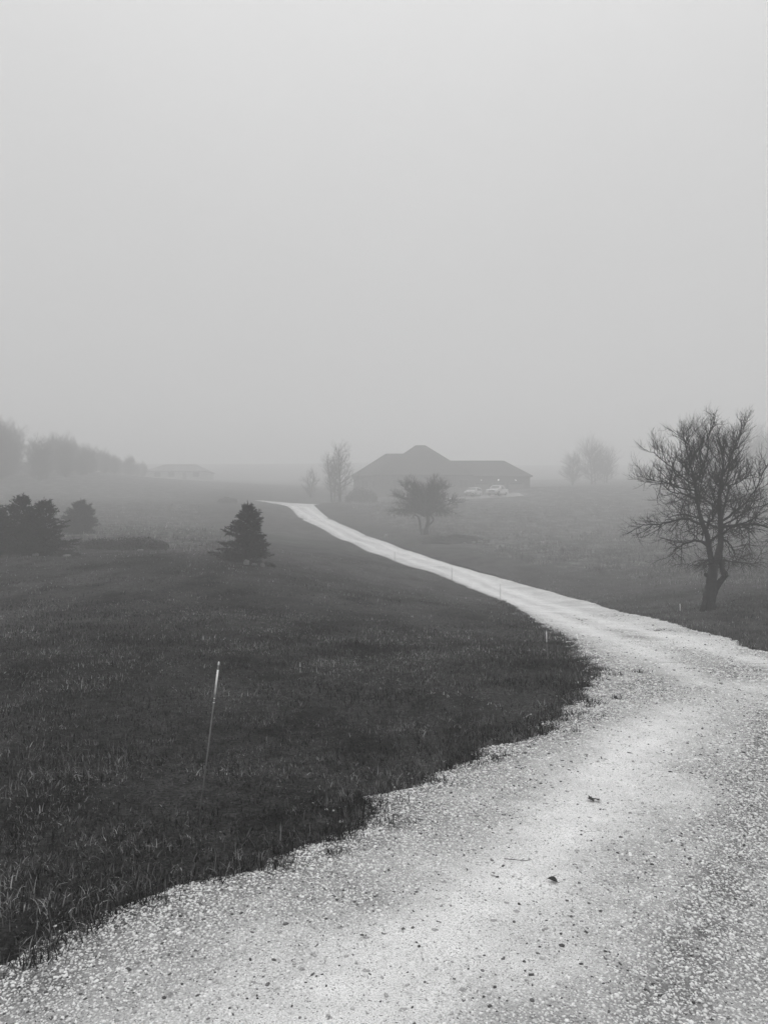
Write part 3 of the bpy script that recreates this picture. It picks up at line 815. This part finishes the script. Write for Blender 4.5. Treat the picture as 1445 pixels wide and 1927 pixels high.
spruce('broad_spruce', -14.25, 31, 2.6, 1.15, 'dark broad spruce, right one of the pair at the left edge', 2, group=GS, ragged=.3, power=.82, nl=.10)
spruce('broad_spruce', -15.25, 31.3, 2.75, 1.25, 'dark broad spruce, left one of the pair at the left edge', 3, group=GS, ragged=.35, power=.82, nl=.10)
spruce('broad_spruce', -16.4, 31.6, 2.2, 1.1, 'shorter dark spruce cut by the left picture edge', 4, group=GS, ragged=.3, power=.82, nl=.10)
spruce('pale_spruce', -20.5, 50, 2.5, 1.4, 'paler foggy spruce behind and right of the dark pair', 6, group=GS, ragged=.22, power=.9)

# --- shrubs (leafy, many small faces)
def shrub(name, x, y, dims, label, seed, group=None, n=2600, leaf=.09, cat='bush', mat='leaf', stems=14):
    root = empty(name, (x, y, h(x, y)-.04)); tag(root, label, cat, group)
    r = np.random.default_rng(seed); C = MB()
    ends = []
    for k in range(stems):
        a = r.uniform(0, 6.28); q = math.sqrt(r.random()); e = (dims[0]*q*math.cos(a), dims[1]*q*math.sin(a), dims[2]*(1-.45*q*q)*r.uniform(.7, 1.05))
        C.tube([(0, 0, -.02), (e[0]*.35, e[1]*.35, e[2]*.2), (e[0]*.75, e[1]*.75, e[2]*.55), e], [.02, .018, .014, .005], 3, False); ends.append(e)
    m = n
    th = r.uniform(0, 6.28, m); q = np.sqrt(r.random(m)); zz = r.random(m)**.8
    lump = .75+.5*fbm(3*np.cos(th)*q+seed, 3*np.sin(th)*q+7, 3)
    top = dims[2]*(1-.6*q**2.2)*lump*1.1
    base = np.stack([dims[0]*q*np.cos(th), dims[1]*q*np.sin(th), top*zz], 1)
    # ragged sticks above the outline
    nd = r.normal(0, 1, (m, 3)); nd[:, 2] = np.abs(nd[:, 2]); nd /= np.linalg.norm(nd, axis=1)[:, None]
    sd = np.cross(nd, r.normal(0, 1, (m, 3))); sd /= np.linalg.norm(sd, axis=1)[:, None]
    L = leaf*r.uniform(.6, 1.7, m)[:, None]; W = leaf*.35
    V = np.stack([base-sd*W, base+sd*W, base+nd*L+sd*W*.3, base+nd*L-sd*W*.3], 1).reshape(-1, 3)
    C.build('stems', M['twig'], root)
    np_mesh('foliage', V, (np.arange(m)*4)[:, None]+np.arange(4)[None], M[mat], root)
    return root
GB = 'bushes'
shrub('round_bush', -3.55, 116, (2.6, 1.6, 2.1), 'dark rounded bush in front of the left end of the house', 3, GB, 3000, .16)
shrub('bramble_thicket', -12.0, 36, (1.55, .8, .62), 'long low dark bramble thicket between the left spruces and the lone spruce', 4, GB, 3400, .07)
shrub('bramble_thicket', -14.0, 36.6, (1.0, .7, .5), 'shorter bramble thicket nearest the left spruces', 5, GB, 2400, .07)
shrub('low_bush', -13.05, 30.5, (.36, .3, .26), 'small dark bush at the right foot of the left spruces', 6, GB, 900, .05)
shrub('low_bush', -12.55, 30.2, (.22, .2, .15), 'tiny dark tuft right of the small bush by the left spruces', 8, GB, 500, .04)
shrub('low_bush', -22.0, 104, (1.4, 1.0, .9), 'faint bush on the hill just left of the lone spruce top', 7, GB, 1200, .13)
shrub('low_bush', -4.35, 27.7, (.32, .25, .18), 'low weeds at the right foot of the lone spruce', 9, GB, 700, .04)

# --- stones
def stone(x, y, r, label, seed, group, mat='stone', up=.3):
    o = MB(); o.blob((0, 0, 0), r, seed, 12, 8, .16)
    ob = o.build('field_stone', M[mat], None, True, (x, y, h(x, y)+r[2]*up)); ob.rotation_euler = (0, 0, seed*1.3)
    tag(ob, label, 'stone', group)
GT = 'stones by the lone spruce'
stone(-5.02, 27.1, (.12, .11, .12), 'pale round stone in front of the lone spruce', 1, GT, up=.6)
stone(-4.74, 27.2, (.11, .09, .06), 'flat pale stone right of the round stone by the lone spruce', 2, GT, up=.6)
stone(-4.46, 27.3, (.09, .08, .08), 'rightmost small stone at the foot of the lone spruce', 3, GT, up=.6)
stone(-14.1, 30.0, (.17, .12, .11), 'pale stone in front of the right spruce of the pair', 4, 'stones by the left spruces', up=.5)
stone(-12.85, 30.1, (.18, .12, .06), 'flat pale stone in front of the small bush by the left spruces', 5, 'stones by the left spruces', up=.5)
stone(-11.5, 35.0, (.22, .14, .06), 'flat pale stone before the right end of the bramble thicket', 6, 'stones by the left spruces', up=.6)
# brush pile right of the small apple tree
root = empty('brush_pile', (6.4, 66.3, h(6.4, 66.3))); tag(root, 'long low heap of cut brush right of the small apple tree', 'brush pile')
r0 = random.Random(8); B = MB()
for k in range(560):
    x = r0.uniform(-2.5, 2.5); y = r0.uniform(-.9, .9); z = .7*(1-(x/2.7)**2)*r0.random()
    a = r0.uniform(-.7, .7)+(3.14 if r0.random() < .5 else 0); L = r0.uniform(.3, 1.0)
    B.tube([(x, y, z), (x+.5*L*math.cos(a), y+.5*L*math.sin(a), z+r0.uniform(-.03, .12)), (x+L*math.cos(a), y+L*math.sin(a), z+r0.uniform(-.15, .25))], [.022, .017, .008], 3, False)
B.build('branches', M['twig'], root)
B = MB(); B.blob((0, 0, -.05), (2.5, 1.0, .55), 5, 24, 10, .35); B.build('leaf_litter', M['crumb'], root, True)
for k, (x, y, s) in enumerate(((7.9, 65.2, .25), (8.5, 65.4, .30), (8.95, 65.7, .22), (7.1, 65.1, .20))):
    stone(x, y, (s, s*.7, s*.45), ['pale stone at the front of the brush heap, second from its right end', 'largest pale stone at the right end of the brush heap', 'outermost pale stone at the right tip of the brush heap', 'small pale stone at the front middle of the brush heap'][k], 20+k, 'stones along the brush heap', up=1.0)
stone(.2, 72.6, (.22, .18, .12), 'single white stone on the verge left of the small apple tree', 31, None, up=.7)

# ------------------------------------------------------------------ houses
def hip(m, x0, x1, y0, y1, ze, pitch, ov=.45, th=.16):
    """closed hip roof: eave fascia plus four slopes"""
    x0 -= ov; x1 += ov; y0 -= ov; y1 += ov
    w = min(x1-x0, y1-y0)/2; zr = ze+w*pitch
    if x1-x0 >= y1-y0: a = (x0+w, (y0+y1)/2, zr); b = (x1-w, (y0+y1)/2, zr)
    else: a = ((x0+x1)/2, y0+w, zr); b = ((x0+x1)/2, y1-w, zr)
    lo = [(x0, y0, ze-th), (x1, y0, ze-th), (x1, y1, ze-th), (x0, y1, ze-th)]
    hi = [(x0, y0, ze), (x1, y0, ze), (x1, y1, ze), (x0, y1, ze)]
    V = lo+hi+[a, b]
    F = [(3, 2, 1, 0), (0, 1, 5, 4), (1, 2, 6, 5), (2, 3, 7, 6), (3, 0, 4, 7)]
    if x1-x0 >= y1-y0: F += [(4, 5, 9, 8), (5, 6, 9), (6, 7, 8, 9), (7, 4, 8)]
    else: F += [(4, 5, 8), (5, 6, 9, 8), (6, 7, 9), (7, 4, 8, 9)]
    m.add(V, F)
def window(root, x, y, z, w, hh):
    m = MB(); m.box((x, y-.03, z+hh/2+.05), (w+.2, .10, .10)); m.box((x, y-.03, z-hh/2-.05), (w+.2, .12, .10))
    m.box((x-w/2-.05, y-.03, z), (.10, .10, hh)); m.box((x+w/2+.05, y-.03, z), (.10, .10, hh)); m.box((x, y-.02, z), (.06, .06, hh))
    fr = m.build('window', M['trim'], root)
    m = MB(); m.box((x, y-.004, z), (w, .03, hh)); m.build('pane', M['glass'], fr)
def house():
    bx, by = 10.6, 137.0; bz = h(bx+6, by)-.2
    zb = 8.4
    root = empty('ranch_house', (bx, by, zb)); tag(root, 'long low house with dark hipped roofs and lit garage lamps, half lost in fog', 'house')
    W = MB()
    ev = 3.6
    e2 = ev+.35
    # left block, middle block, garage wing (walls reach into the slope)
    W.box((-10.8, 7.0, ev/2-1.2), (10.9, 12.0, ev+2.4))
    W.box((-3.5, 7.0, ev/2-1.19), (17.7, 15.8, ev+2.42))
    W.box((11.0, 5.2, ev/2-1.21), (11.3, 8.4, ev+2.38))
    W.build('wall', M['wall'], root)
    Rf = MB(); hip(Rf, -16.25, 3.0, 1.0, 13.0, ev, .74); Rf.build('roof', M['roof'], root)
    Rf = MB(); hip(Rf, -12.35, 5.35, -.9, 14.9, ev+.02, .765); Rf.build('roof', M['roof'], root)
    Rf = MB(); hip(Rf, -4.0, 16.65, 1.0, 9.4, ev-.02, .70); ro = Rf.build('roof', M['roof'], root)
    # gutters along the garage eave
    m = MB(); m.box((11.4, .48, ev-.10), (10.6, .12, .12)); m.build('gutter', M['trim'], root)
    for k, x in enumerate((7.6, 10.8, 14.0)):
        m = MB(); m.box((x, .96, 1.15), (2.7, .08, 2.3))
        for j in range(4): m.box((x, .90, .32+j*.57), (2.55, .03, .50))
        d = m.build('garage_door', M['door'], root)
        m = MB(); m.box((x, .90, 2.12), (2.3, .05, .28)); m.build('pane', M['glass'], d)
        lx = x-.1
        m = MB(); m.box((lx, .93, 2.88), (.16, .14, .10)); m.tube([(lx, .90, 2.86), (lx, .72, 2.96), (lx, .68, 2.90)], [.025]*3, 6)
        lp = m.build('wall_lamp', M['plastic'], root)
        m = MB(); m.blob((lx, .66, 2.76), (.10, .10, .11), k, 8, 6, 0); m.build('bulb', M['dim' if k == 0 else 'lit'], lp, True)
    for x in (-14.2, -12.2): window(root, x, 1.0, 2.0, 1.2, 1.4)
    for x in (-8.2, -5.0, 1.0, 4.0): window(root, x, -.9, 2.0, 1.5, 1.5)
    m = MB(); m.box((-2.0, -.93, 1.15), (1.1, .08, 2.3)); d = m.build('door', M['trim'], root)
    m = MB(); m.blob((-1.6, -1.02, 1.1), (.05, .05, .05), 1, 8, 6, 0); m.build('handle', M['rim'], d, True)
    m = MB(); m.box((-10, 8, 7.0), (.9, .8, 1.0)); m.box((-10, 8, 7.55), (1.05, .95, .12))
    root.location.z = zb
house()
def far_house():
    x, y = -59.0, 210.0
    root = empty('hill_house', (x, y, h(x, y)-.2)); tag(root, 'faint low house on the left hill, almost lost in fog', 'house')
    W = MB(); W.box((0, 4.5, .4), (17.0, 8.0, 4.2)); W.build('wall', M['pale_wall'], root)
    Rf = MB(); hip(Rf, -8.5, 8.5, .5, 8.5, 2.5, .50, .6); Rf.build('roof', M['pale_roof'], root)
    for xx in (-5.5, -1.5, 5.5): window(root, xx, .5, 1.5, 1.6, 1.2)
    m = MB(); m.box((2.2, .47, 1.1), (1.1, .08, 2.1)); m.build('door', M['trim'], root)
far_house()

# ------------------------------------------------------------------ vehicles (forward = local -y)
def wheel(root, x, y, r, w):
    m = MB(); q = [(x-w/2, y, r), (x-w*.35, y, r), (x+w*.35, y, r), (x+w/2, y, r)]
    m.tube(q, [r*.90, r, r, r*.90], 18); t = m.build('wheel', M['tyre'], root, False)
    s = 1 if x > 0 else -1
    m = MB(); m.tube([(x+s*w*.30, y, r), (x+s*(w*.5+.012), y, r)], [r*.62, r*.56], 12)
    for k in range(5):
        a = k*1.2566; m.box((x+s*(w*.5+.016), y+.28*r*math.cos(a), r+.28*r*math.sin(a)), (.02, .10, .10))
    m.build('rim', M['rim'], t)
def vehicle(name, x, y, rz, kind, label):
    root = empty(name, (x, y, h(x, y)+.08), rz); tag(root, label, 'pickup truck' if kind == 'truck' else 'car', 'white vehicles parked by the garages')
    if kind == 'truck':
        L, Wd = 5.8, 1.98
        # side profile (y forward negative, z): lower body with arches
        low = [(-2.9,.55),(-2.88,.98),(-2.75,1.13),(-1.35,1.20),(-1.30,1.22),(1.2,1.24),(1.24,1.28),(2.85,1.28),(2.9,.62),(2.35,.55),(2.28,.78),(2.05,.93),(1.75,.93),(1.52,.78),(1.45,.5),(-1.35,.5),(-1.42,.78),(-1.65,.93),(-1.95,.93),(-2.18,.78),(-2.25,.52)]
        cab = [(-1.42,1.20),(-.62,1.82),(-.40,1.88),(.95,1.88),(1.12,1.82),(1.22,1.25)]
        win = [(-.50,1.28),(-.38,1.70),(.90,1.70),(1.00,1.28)]
        wy = (-1.80, 1.90); wr = .40; cw = .80
    else:
        L, Wd = 4.4, 1.82
        low = [(-2.2,.45),(-2.2,.80),(-2.05,.95),(-1.15,1.06),(2.1,1.08),(2.2,.85),(2.2,.45),(1.75,.42),(1.68,.62),(1.48,.74),(1.22,.74),(1.02,.62),(.95,.40),(-.95,.40),(-1.02,.62),(-1.22,.74),(-1.48,.74),(-1.68,.62),(-1.75,.42)]
        cab = [(-1.22,1.05),(-.45,1.58),(-.2,1.64),(1.5,1.62),(1.75,1.56),(2.12,1.07)]
        win = [(-.55,1.10),(-.22,1.50),(1.5,1.48),(1.82,1.10)]
        wy = (-1.35, 1.35); wr = .34; cw = .70
    def side_prism(m, prof, w, wt=None):
        wt = wt or w; n = len(prof); zs = [z for _, z in prof]; z0, z1 = min(zs), max(zs)
        def ww(z): return w+(wt-w)*(z-z0)/(z1-z0)
        V = [(-ww(z), y, z) for y, z in prof]+[(ww(z), y, z) for y, z in prof]
        F = [tuple(range(n)), tuple(range(2*n-1, n-1, -1))]+[(i, (i+1) % n, (i+1) % n+n, i+n)[::-1] for i in range(n)]
        m.add(V, F)
    m = MB(); side_prism(m, low, Wd/2, Wd/2*.97); b = m.build('body', M['white_paint'], root)
    bv = b.modifiers.new('soft', 'BEVEL'); bv.width = .03; bv.segments = 2; bv.limit_method = 'ANGLE'
    m = MB(); side_prism(m, cab, Wd/2*.965, cw); c = m.build('cab', M['white_paint'], root)
    bv = c.modifiers.new('soft', 'BEVEL'); bv.width = .03; bv.segments = 2; bv.limit_method = 'ANGLE'
    # side glass, windscreen, rear glass as thin solid panels on the cab
    zc0 = min(z for _, z in cab); zc1 = max(z for _, z in cab)
    for s in (-1, 1):
        def sx(z): return s*((Wd/2*.965)+(cw-Wd/2*.965)*(z-zc0)/(zc1-zc0)+.006)
        m = MB(); V = [(sx(z), y, z) for y, z in win]+[(sx(z)-s*.03, y, z) for y, z in win]
        F = [(0, 1, 2, 3), (7, 6, 5, 4)]+[(i, i+4, (i+1) % 4+4, (i+1) % 4) for i in range(4)]
        m.add(V, F); m.build('side_window', M['glass'], root)
    (ya, za), (yb, zb) = cab[0], cab[1]
    def quad(p, q, w0, w1, off):
        d = Vector((0, q[0]-p[0], q[1]-p[1])).normalized(); nrm = Vector((0, -d.z, d.y))
        if nrm.z < 0: nrm = -nrm
        P = [Vector((-w0, p[0], p[1])), Vector((w0, p[0], p[1])), Vector((w1, q[0], q[1])), Vector((-w1, q[0], q[1]))]
        V = [v+nrm*off for v in P]+[v-nrm*.02 for v in P]
        return V, [(0, 1, 2, 3), (7, 6, 5, 4)]+[(i, i+4, (i+1) % 4+4, (i+1) % 4) for i in range(4)]
    m = MB(); p = (ya+(yb-ya)*.12, za+(zb-za)*.12); q = (ya+(yb-ya)*.92, za+(zb-za)*.92); m.add(*quad(p, q, .80, .70, .008)); m.build('windscreen', M['glass'], root)
    p, q = cab[-1], cab[-2]; m = MB(); p2 = (p[0]+(q[0]-p[0])*.25, p[1]+(q[1]-p[1])*.25); q2 = (p[0]+(q[0]-p[0])*.9, p[1]+(q[1]-p[1])*.9); m.add(*quad(p2, q2, .72, .66, .008)); m.build('rear_window', M['glass'], root)
    f = low[0][0]
    m = MB(); m.box((0, f-.03, .80 if kind == 'truck' else .68), (1.1, .06, .26 if kind == 'truck' else .16)); m.build('grille', M['plastic'], root)
    m = MB(); m.box((0, f-.06, .55 if kind == 'truck' else .46), (Wd*.94, .14, .18)); m.build('bumper', M['rim' if kind == 'truck' else 'plastic'], root)
    for s in (-1, 1):
        m = MB(); m.box((s*Wd*.38, f-.02, .86 if kind == 'truck' else .74), (.34, .08, .20)); m.build('headlight', M['lamp_glass'], root)
        m = MB(); m.box((s*(Wd/2+.12), cab[1][0]-.02, cab[0][1]+.06), (.20, .10, .18)); m.build('mirror', M['plastic'], root)
        for yy in wy: wheel(root, s*(Wd/2-.13), yy, wr, .26)
    if kind == 'truck':
        m = MB(); m.box((0, 2.04, 1.285), (1.6, 1.5, .02)); m.build('bed_liner', M['plastic'], root)
        for s in (-1, 1): 
            m = MB(); m.box((s*.92, 2.04, 1.32), (.10, 1.62, .06)); m.build('bed_rail', M['white_paint'], root)
        m = MB(); m.box((0, 2.86, 1.32), (1.9, .08, .06)); m.build('tailgate', M['white_paint'], root)
vehicle('pickup_truck', 19.7, 128.6, R(-29), 'truck', 'white pickup truck parked in front of the garage doors')
vehicle('parked_car', 15.75, 130.4, R(-27), 'car', 'smaller white car parked left of the pickup truck')

# ------------------------------------------------------------------ litter on the driveway
def leaf_obj(x, y, L, W, rz, label, z=None):
    m = MB(); n = 7; V = []; F = []
    for i in range(n+1):
        t = i/n; w = W*.5*math.sin(math.pi*min(t*1.02, 1))**.8+.0008
        zc = .006*math.sin(t*3.1)
        V += [(-w, (t-.5)*L, zc+.008*w/W), (0, (t-.5)*L, zc), (w, (t-.5)*L, zc+.008*w/W),
              (-w, (t-.5)*L, zc+.008*w/W-.0015), (0, (t-.5)*L, zc-.0015), (w, (t-.5)*L, zc+.008*w/W-.0015)]
    for i in range(n):
        a, b = i*6, i*6+6
        F += [(a, a+1, b+1, b), (a+1, a+2, b+2, b+1), (a+4, a+3, b+3, b+4), (a+5, a+4, b+4, b+5), (a+3, a, b, b+3), (a+2, a+5, b+5, b+2)]
    m.add(V, F); m.tube([(0, -.5*L, 0), (0, -.72*L, .003)], [.0014, .001], 4)
    o = m.build('fallen_leaf', M['dark_leaf'], None, True, (x, y, float(road_z(np.array([x]), np.array([y]))[0])+.009))
    o.rotation_euler = (R(10), R(-6), rz); tag(o, label, 'leaf', 'litter on the driveway')
leaf_obj(.755, 3.36, .046, .030, R(60), 'dark oval dead leaf lying on the pale gravel in the foreground')
m = MB(); m.tube([(-.055, .012, .006), (-.02, .002, .008), (.02, -.004, .006), (.06, -.014, .010)], [.0018, .0018, .0015, .001], 5)
m.tube([(.02, -.004, .006), (.04, .004, .012)], [.001, .0006], 4)
o = m.build('fallen_twig', M['twig'], None, True, (.63, 3.57, float(road_z(np.array([.63]), np.array([3.57]))[0])+.004)); tag(o, 'thin dark twig lying on the gravel left of the dead leaf', 'twig', 'litter on the driveway')
def litter(x, y, w, d, n, label, seed, name='leaf_clump'):
    rr = random.Random(seed); m = MB(); z0 = float(road_z(np.array([x]), np.array([y]))[0])
    for k in range(n):
        a = rr.uniform(0, 6.3); q = rr.random()**.6; c = Vector((w*q*math.cos(a), d*q*math.sin(a), .004+.01*rr.random())); s = rr.uniform(.012, .03)*(1+w)
        u = Vector((math.cos(a*3), math.sin(a*3), rr.uniform(-.2, .3)))*s; v = Vector((-math.sin(a*3), math.cos(a*3), rr.uniform(-.2, .3)))*s*.5
        m.add([c-u, c+v, c+u, c-v], [(0, 1, 2, 3)])
    o = m.build(name, M['dark_leaf'], None, False, (x, y, z0+.006)); tag(o, label, 'leaf litter', 'litter on the driveway', 'stuff')
litter(1.24, 4.42, .03, .02, 9, 'small dark clump of leaf bits on the packed wheel track', 2)
litter(5.68, 15.4, .28, .30, 70, 'dark patch of wet leaves on the driveway below the big apple tree', 3)
litter(5.2, 19.6, .16, .2, 26, 'faint smaller patch of leaves farther up the driveway', 5)
# upright weeds in the lawn
def weed(x, y, hh, label, seed):
    root = empty('broadleaf_weed', (x, y, h(x, y))); tag(root, label, 'weed', 'dark weeds in the lawn'); rr = random.Random(seed)
    m = MB(); m.tube([(0, 0, -.01), (.004, 0, hh*.5), (.0, .004, hh)], [.003, .0025, .0015], 5); m.build('stem', M['dark_leaf'], root)
    m = MB()
    for k in range(10):
        z = hh*(.25+.75*k/9); a = k*2.4; L = hh*.33*(1.2-.5*k/9); d = Vector((math.cos(a), math.sin(a), .5)); s = Vector((-math.sin(a), math.cos(a), 0))
        b = Vector((0, 0, z)); m.add([b, b+d*L*.5+s*L*.22, b+d*L, b+d*L*.5-s*L*.22], [(0, 1, 2, 3)])
    m.build('leaves', M['dark_leaf'], root)
weed(-1.10, 3.22, .075, 'dark upright weed at the gravel edge in the lower left', 1)
weed(-1.51, 4.25, .085, 'dark weed in the lawn left of the leaning marker stake', 2)
weed(.74, 6.83, .10, 'dark weed in the lawn near the bend of the driveway', 3)
# ------------------------------------------------------------------ fog
SIG = .0075
mm = bpy.data.materials.new('fog'); mm.use_nodes = True; nt = mm.node_tree
for n in list(nt.nodes): nt.nodes.remove(n)
out = nt.nodes.new('ShaderNodeOutputMaterial'); pv = nt.nodes.new('ShaderNodeVolumePrincipled')
pv.inputs['Color'].default_value = grey(.98); pv.inputs['Density'].default_value = SIG; pv.inputs['Anisotropy'].default_value = 0.0
pv.inputs['Density Attribute'].default_value = ''
nt.links.new(pv.outputs[0], out.inputs['Volume'])
try: mm.cycles.homogeneous_volume = True
except Exception: pass
zlo = float(ground.data.vertices[0].co.z)
zs = np.empty(len(ground.data.vertices)*3, np.float32); ground.data.vertices.foreach_get('co', zs); zlo = float(zs[2::3].min())
m = MB(); m.box((0, 0, (zlo-1+56.0)/2), (1300, 1300, 56.0-(zlo-1))); hz = m.build('haze', mm); tag(hz, kind='stuff')

# ------------------------------------------------------------------ sky, sun, camera
SUN_EL, SUN_AZ = R(58), R(205)
w = bpy.data.worlds.new('World'); scene.world = w; w.use_nodes = True; nt = w.node_tree
bg = nt.nodes['Background']
sky = nt.nodes.new('ShaderNodeTexSky'); sky.sky_type = 'NISHITA'; sky.sun_disc = False
sky.sun_elevation = SUN_EL; sky.sun_rotation = SUN_AZ; sky.air_density = 1.0; sky.dust_density = 6.0; sky.ozone_density = 1.0
bw = nt.nodes.new('ShaderNodeRGBToBW'); nt.links.new(sky.outputs[0], bw.inputs[0])
# overcast: the cloud deck is brighter overhead than near the horizon
tc = nt.nodes.new('ShaderNodeTexCoord'); sx = nt.nodes.new('ShaderNodeSeparateXYZ'); nt.links.new(tc.outputs['Generated'], sx.inputs[0])
z2 = math_n(nt, 'POWER', math_n(nt, 'MAXIMUM', sx.outputs['Z'], 0.0), 3.0)
mr = nt.nodes.new('ShaderNodeMapRange'); mr.inputs['From Min'].default_value = 0; mr.inputs['From Max'].default_value = 1
mr.inputs['To Min'].default_value = .745; mr.inputs['To Max'].default_value = 2.25; nt.links.new(z2, mr.inputs['Value'])
clouds = nt.nodes.new('ShaderNodeMix'); clouds.data_type = 'FLOAT'; clouds.inputs[0].default_value = .92
nt.links.new(bw.outputs[0], clouds.inputs[2]); clouds.inputs[3].default_value = 9.0
mu = nt.nodes.new('ShaderNodeMath'); mu.operation = 'MULTIPLY'; nt.links.new(clouds.outputs[0], mu.inputs[0]); nt.links.new(mr.outputs[0], mu.inputs[1])
cn = noisetex(nt, 1.6, 4, .55, tc.outputs['Generated'])
m2 = math_n(nt, 'MULTIPLY', mu.outputs[0], math_n(nt, 'ADD', .92, math_n(nt, 'MULTIPLY', cn, .16)))
nt.links.new(m2, bg.inputs['Color']); bg.inputs['Strength'].default_value = .1
sd = bpy.data.lights.new('sun', 'SUN'); sd.energy = .6; sd.angle = R(60); sd.color = (1, 1, 1)
so = bpy.data.objects.new('sun', sd); link(so)
d = Vector((math.sin(SUN_AZ)*math.cos(SUN_EL), math.cos(SUN_AZ)*math.cos(SUN_EL), math.sin(SUN_EL)))
so.rotation_euler = d.to_track_quat('Z', 'Y').to_euler(); so.location = (0, 0, 60)

cam = bpy.data.cameras.new('camera'); co = bpy.data.objects.new('camera', cam); link(co)
cam.sensor_fit = 'VERTICAL'; cam.sensor_height = 36; cam.lens = 36*1392/1927
cam.clip_start = .05; cam.clip_end = 3000
co.location = (0, 0, EYE); co.rotation_euler = (R(90)+math.atan(36.5/1392), 0, 0)
scene.camera = co
vs = scene.view_settings; vs.view_transform = 'Standard'; vs.look = 'None'; vs.exposure = 0.0; vs.gamma = 1.0
cy = scene.cycles
cy.max_bounces = 6; cy.diffuse_bounces = 3; cy.glossy_bounces = 2; cy.transmission_bounces = 2; cy.volume_bounces = 4
cy.use_denoising = True; cy.use_adaptive_sampling = False
try: cy.denoising_prefilter = 'ACCURATE'; cy.denoising_input_passes = 'RGB_ALBEDO_NORMAL'
except Exception: pass
cy.sample_clamp_indirect = 8
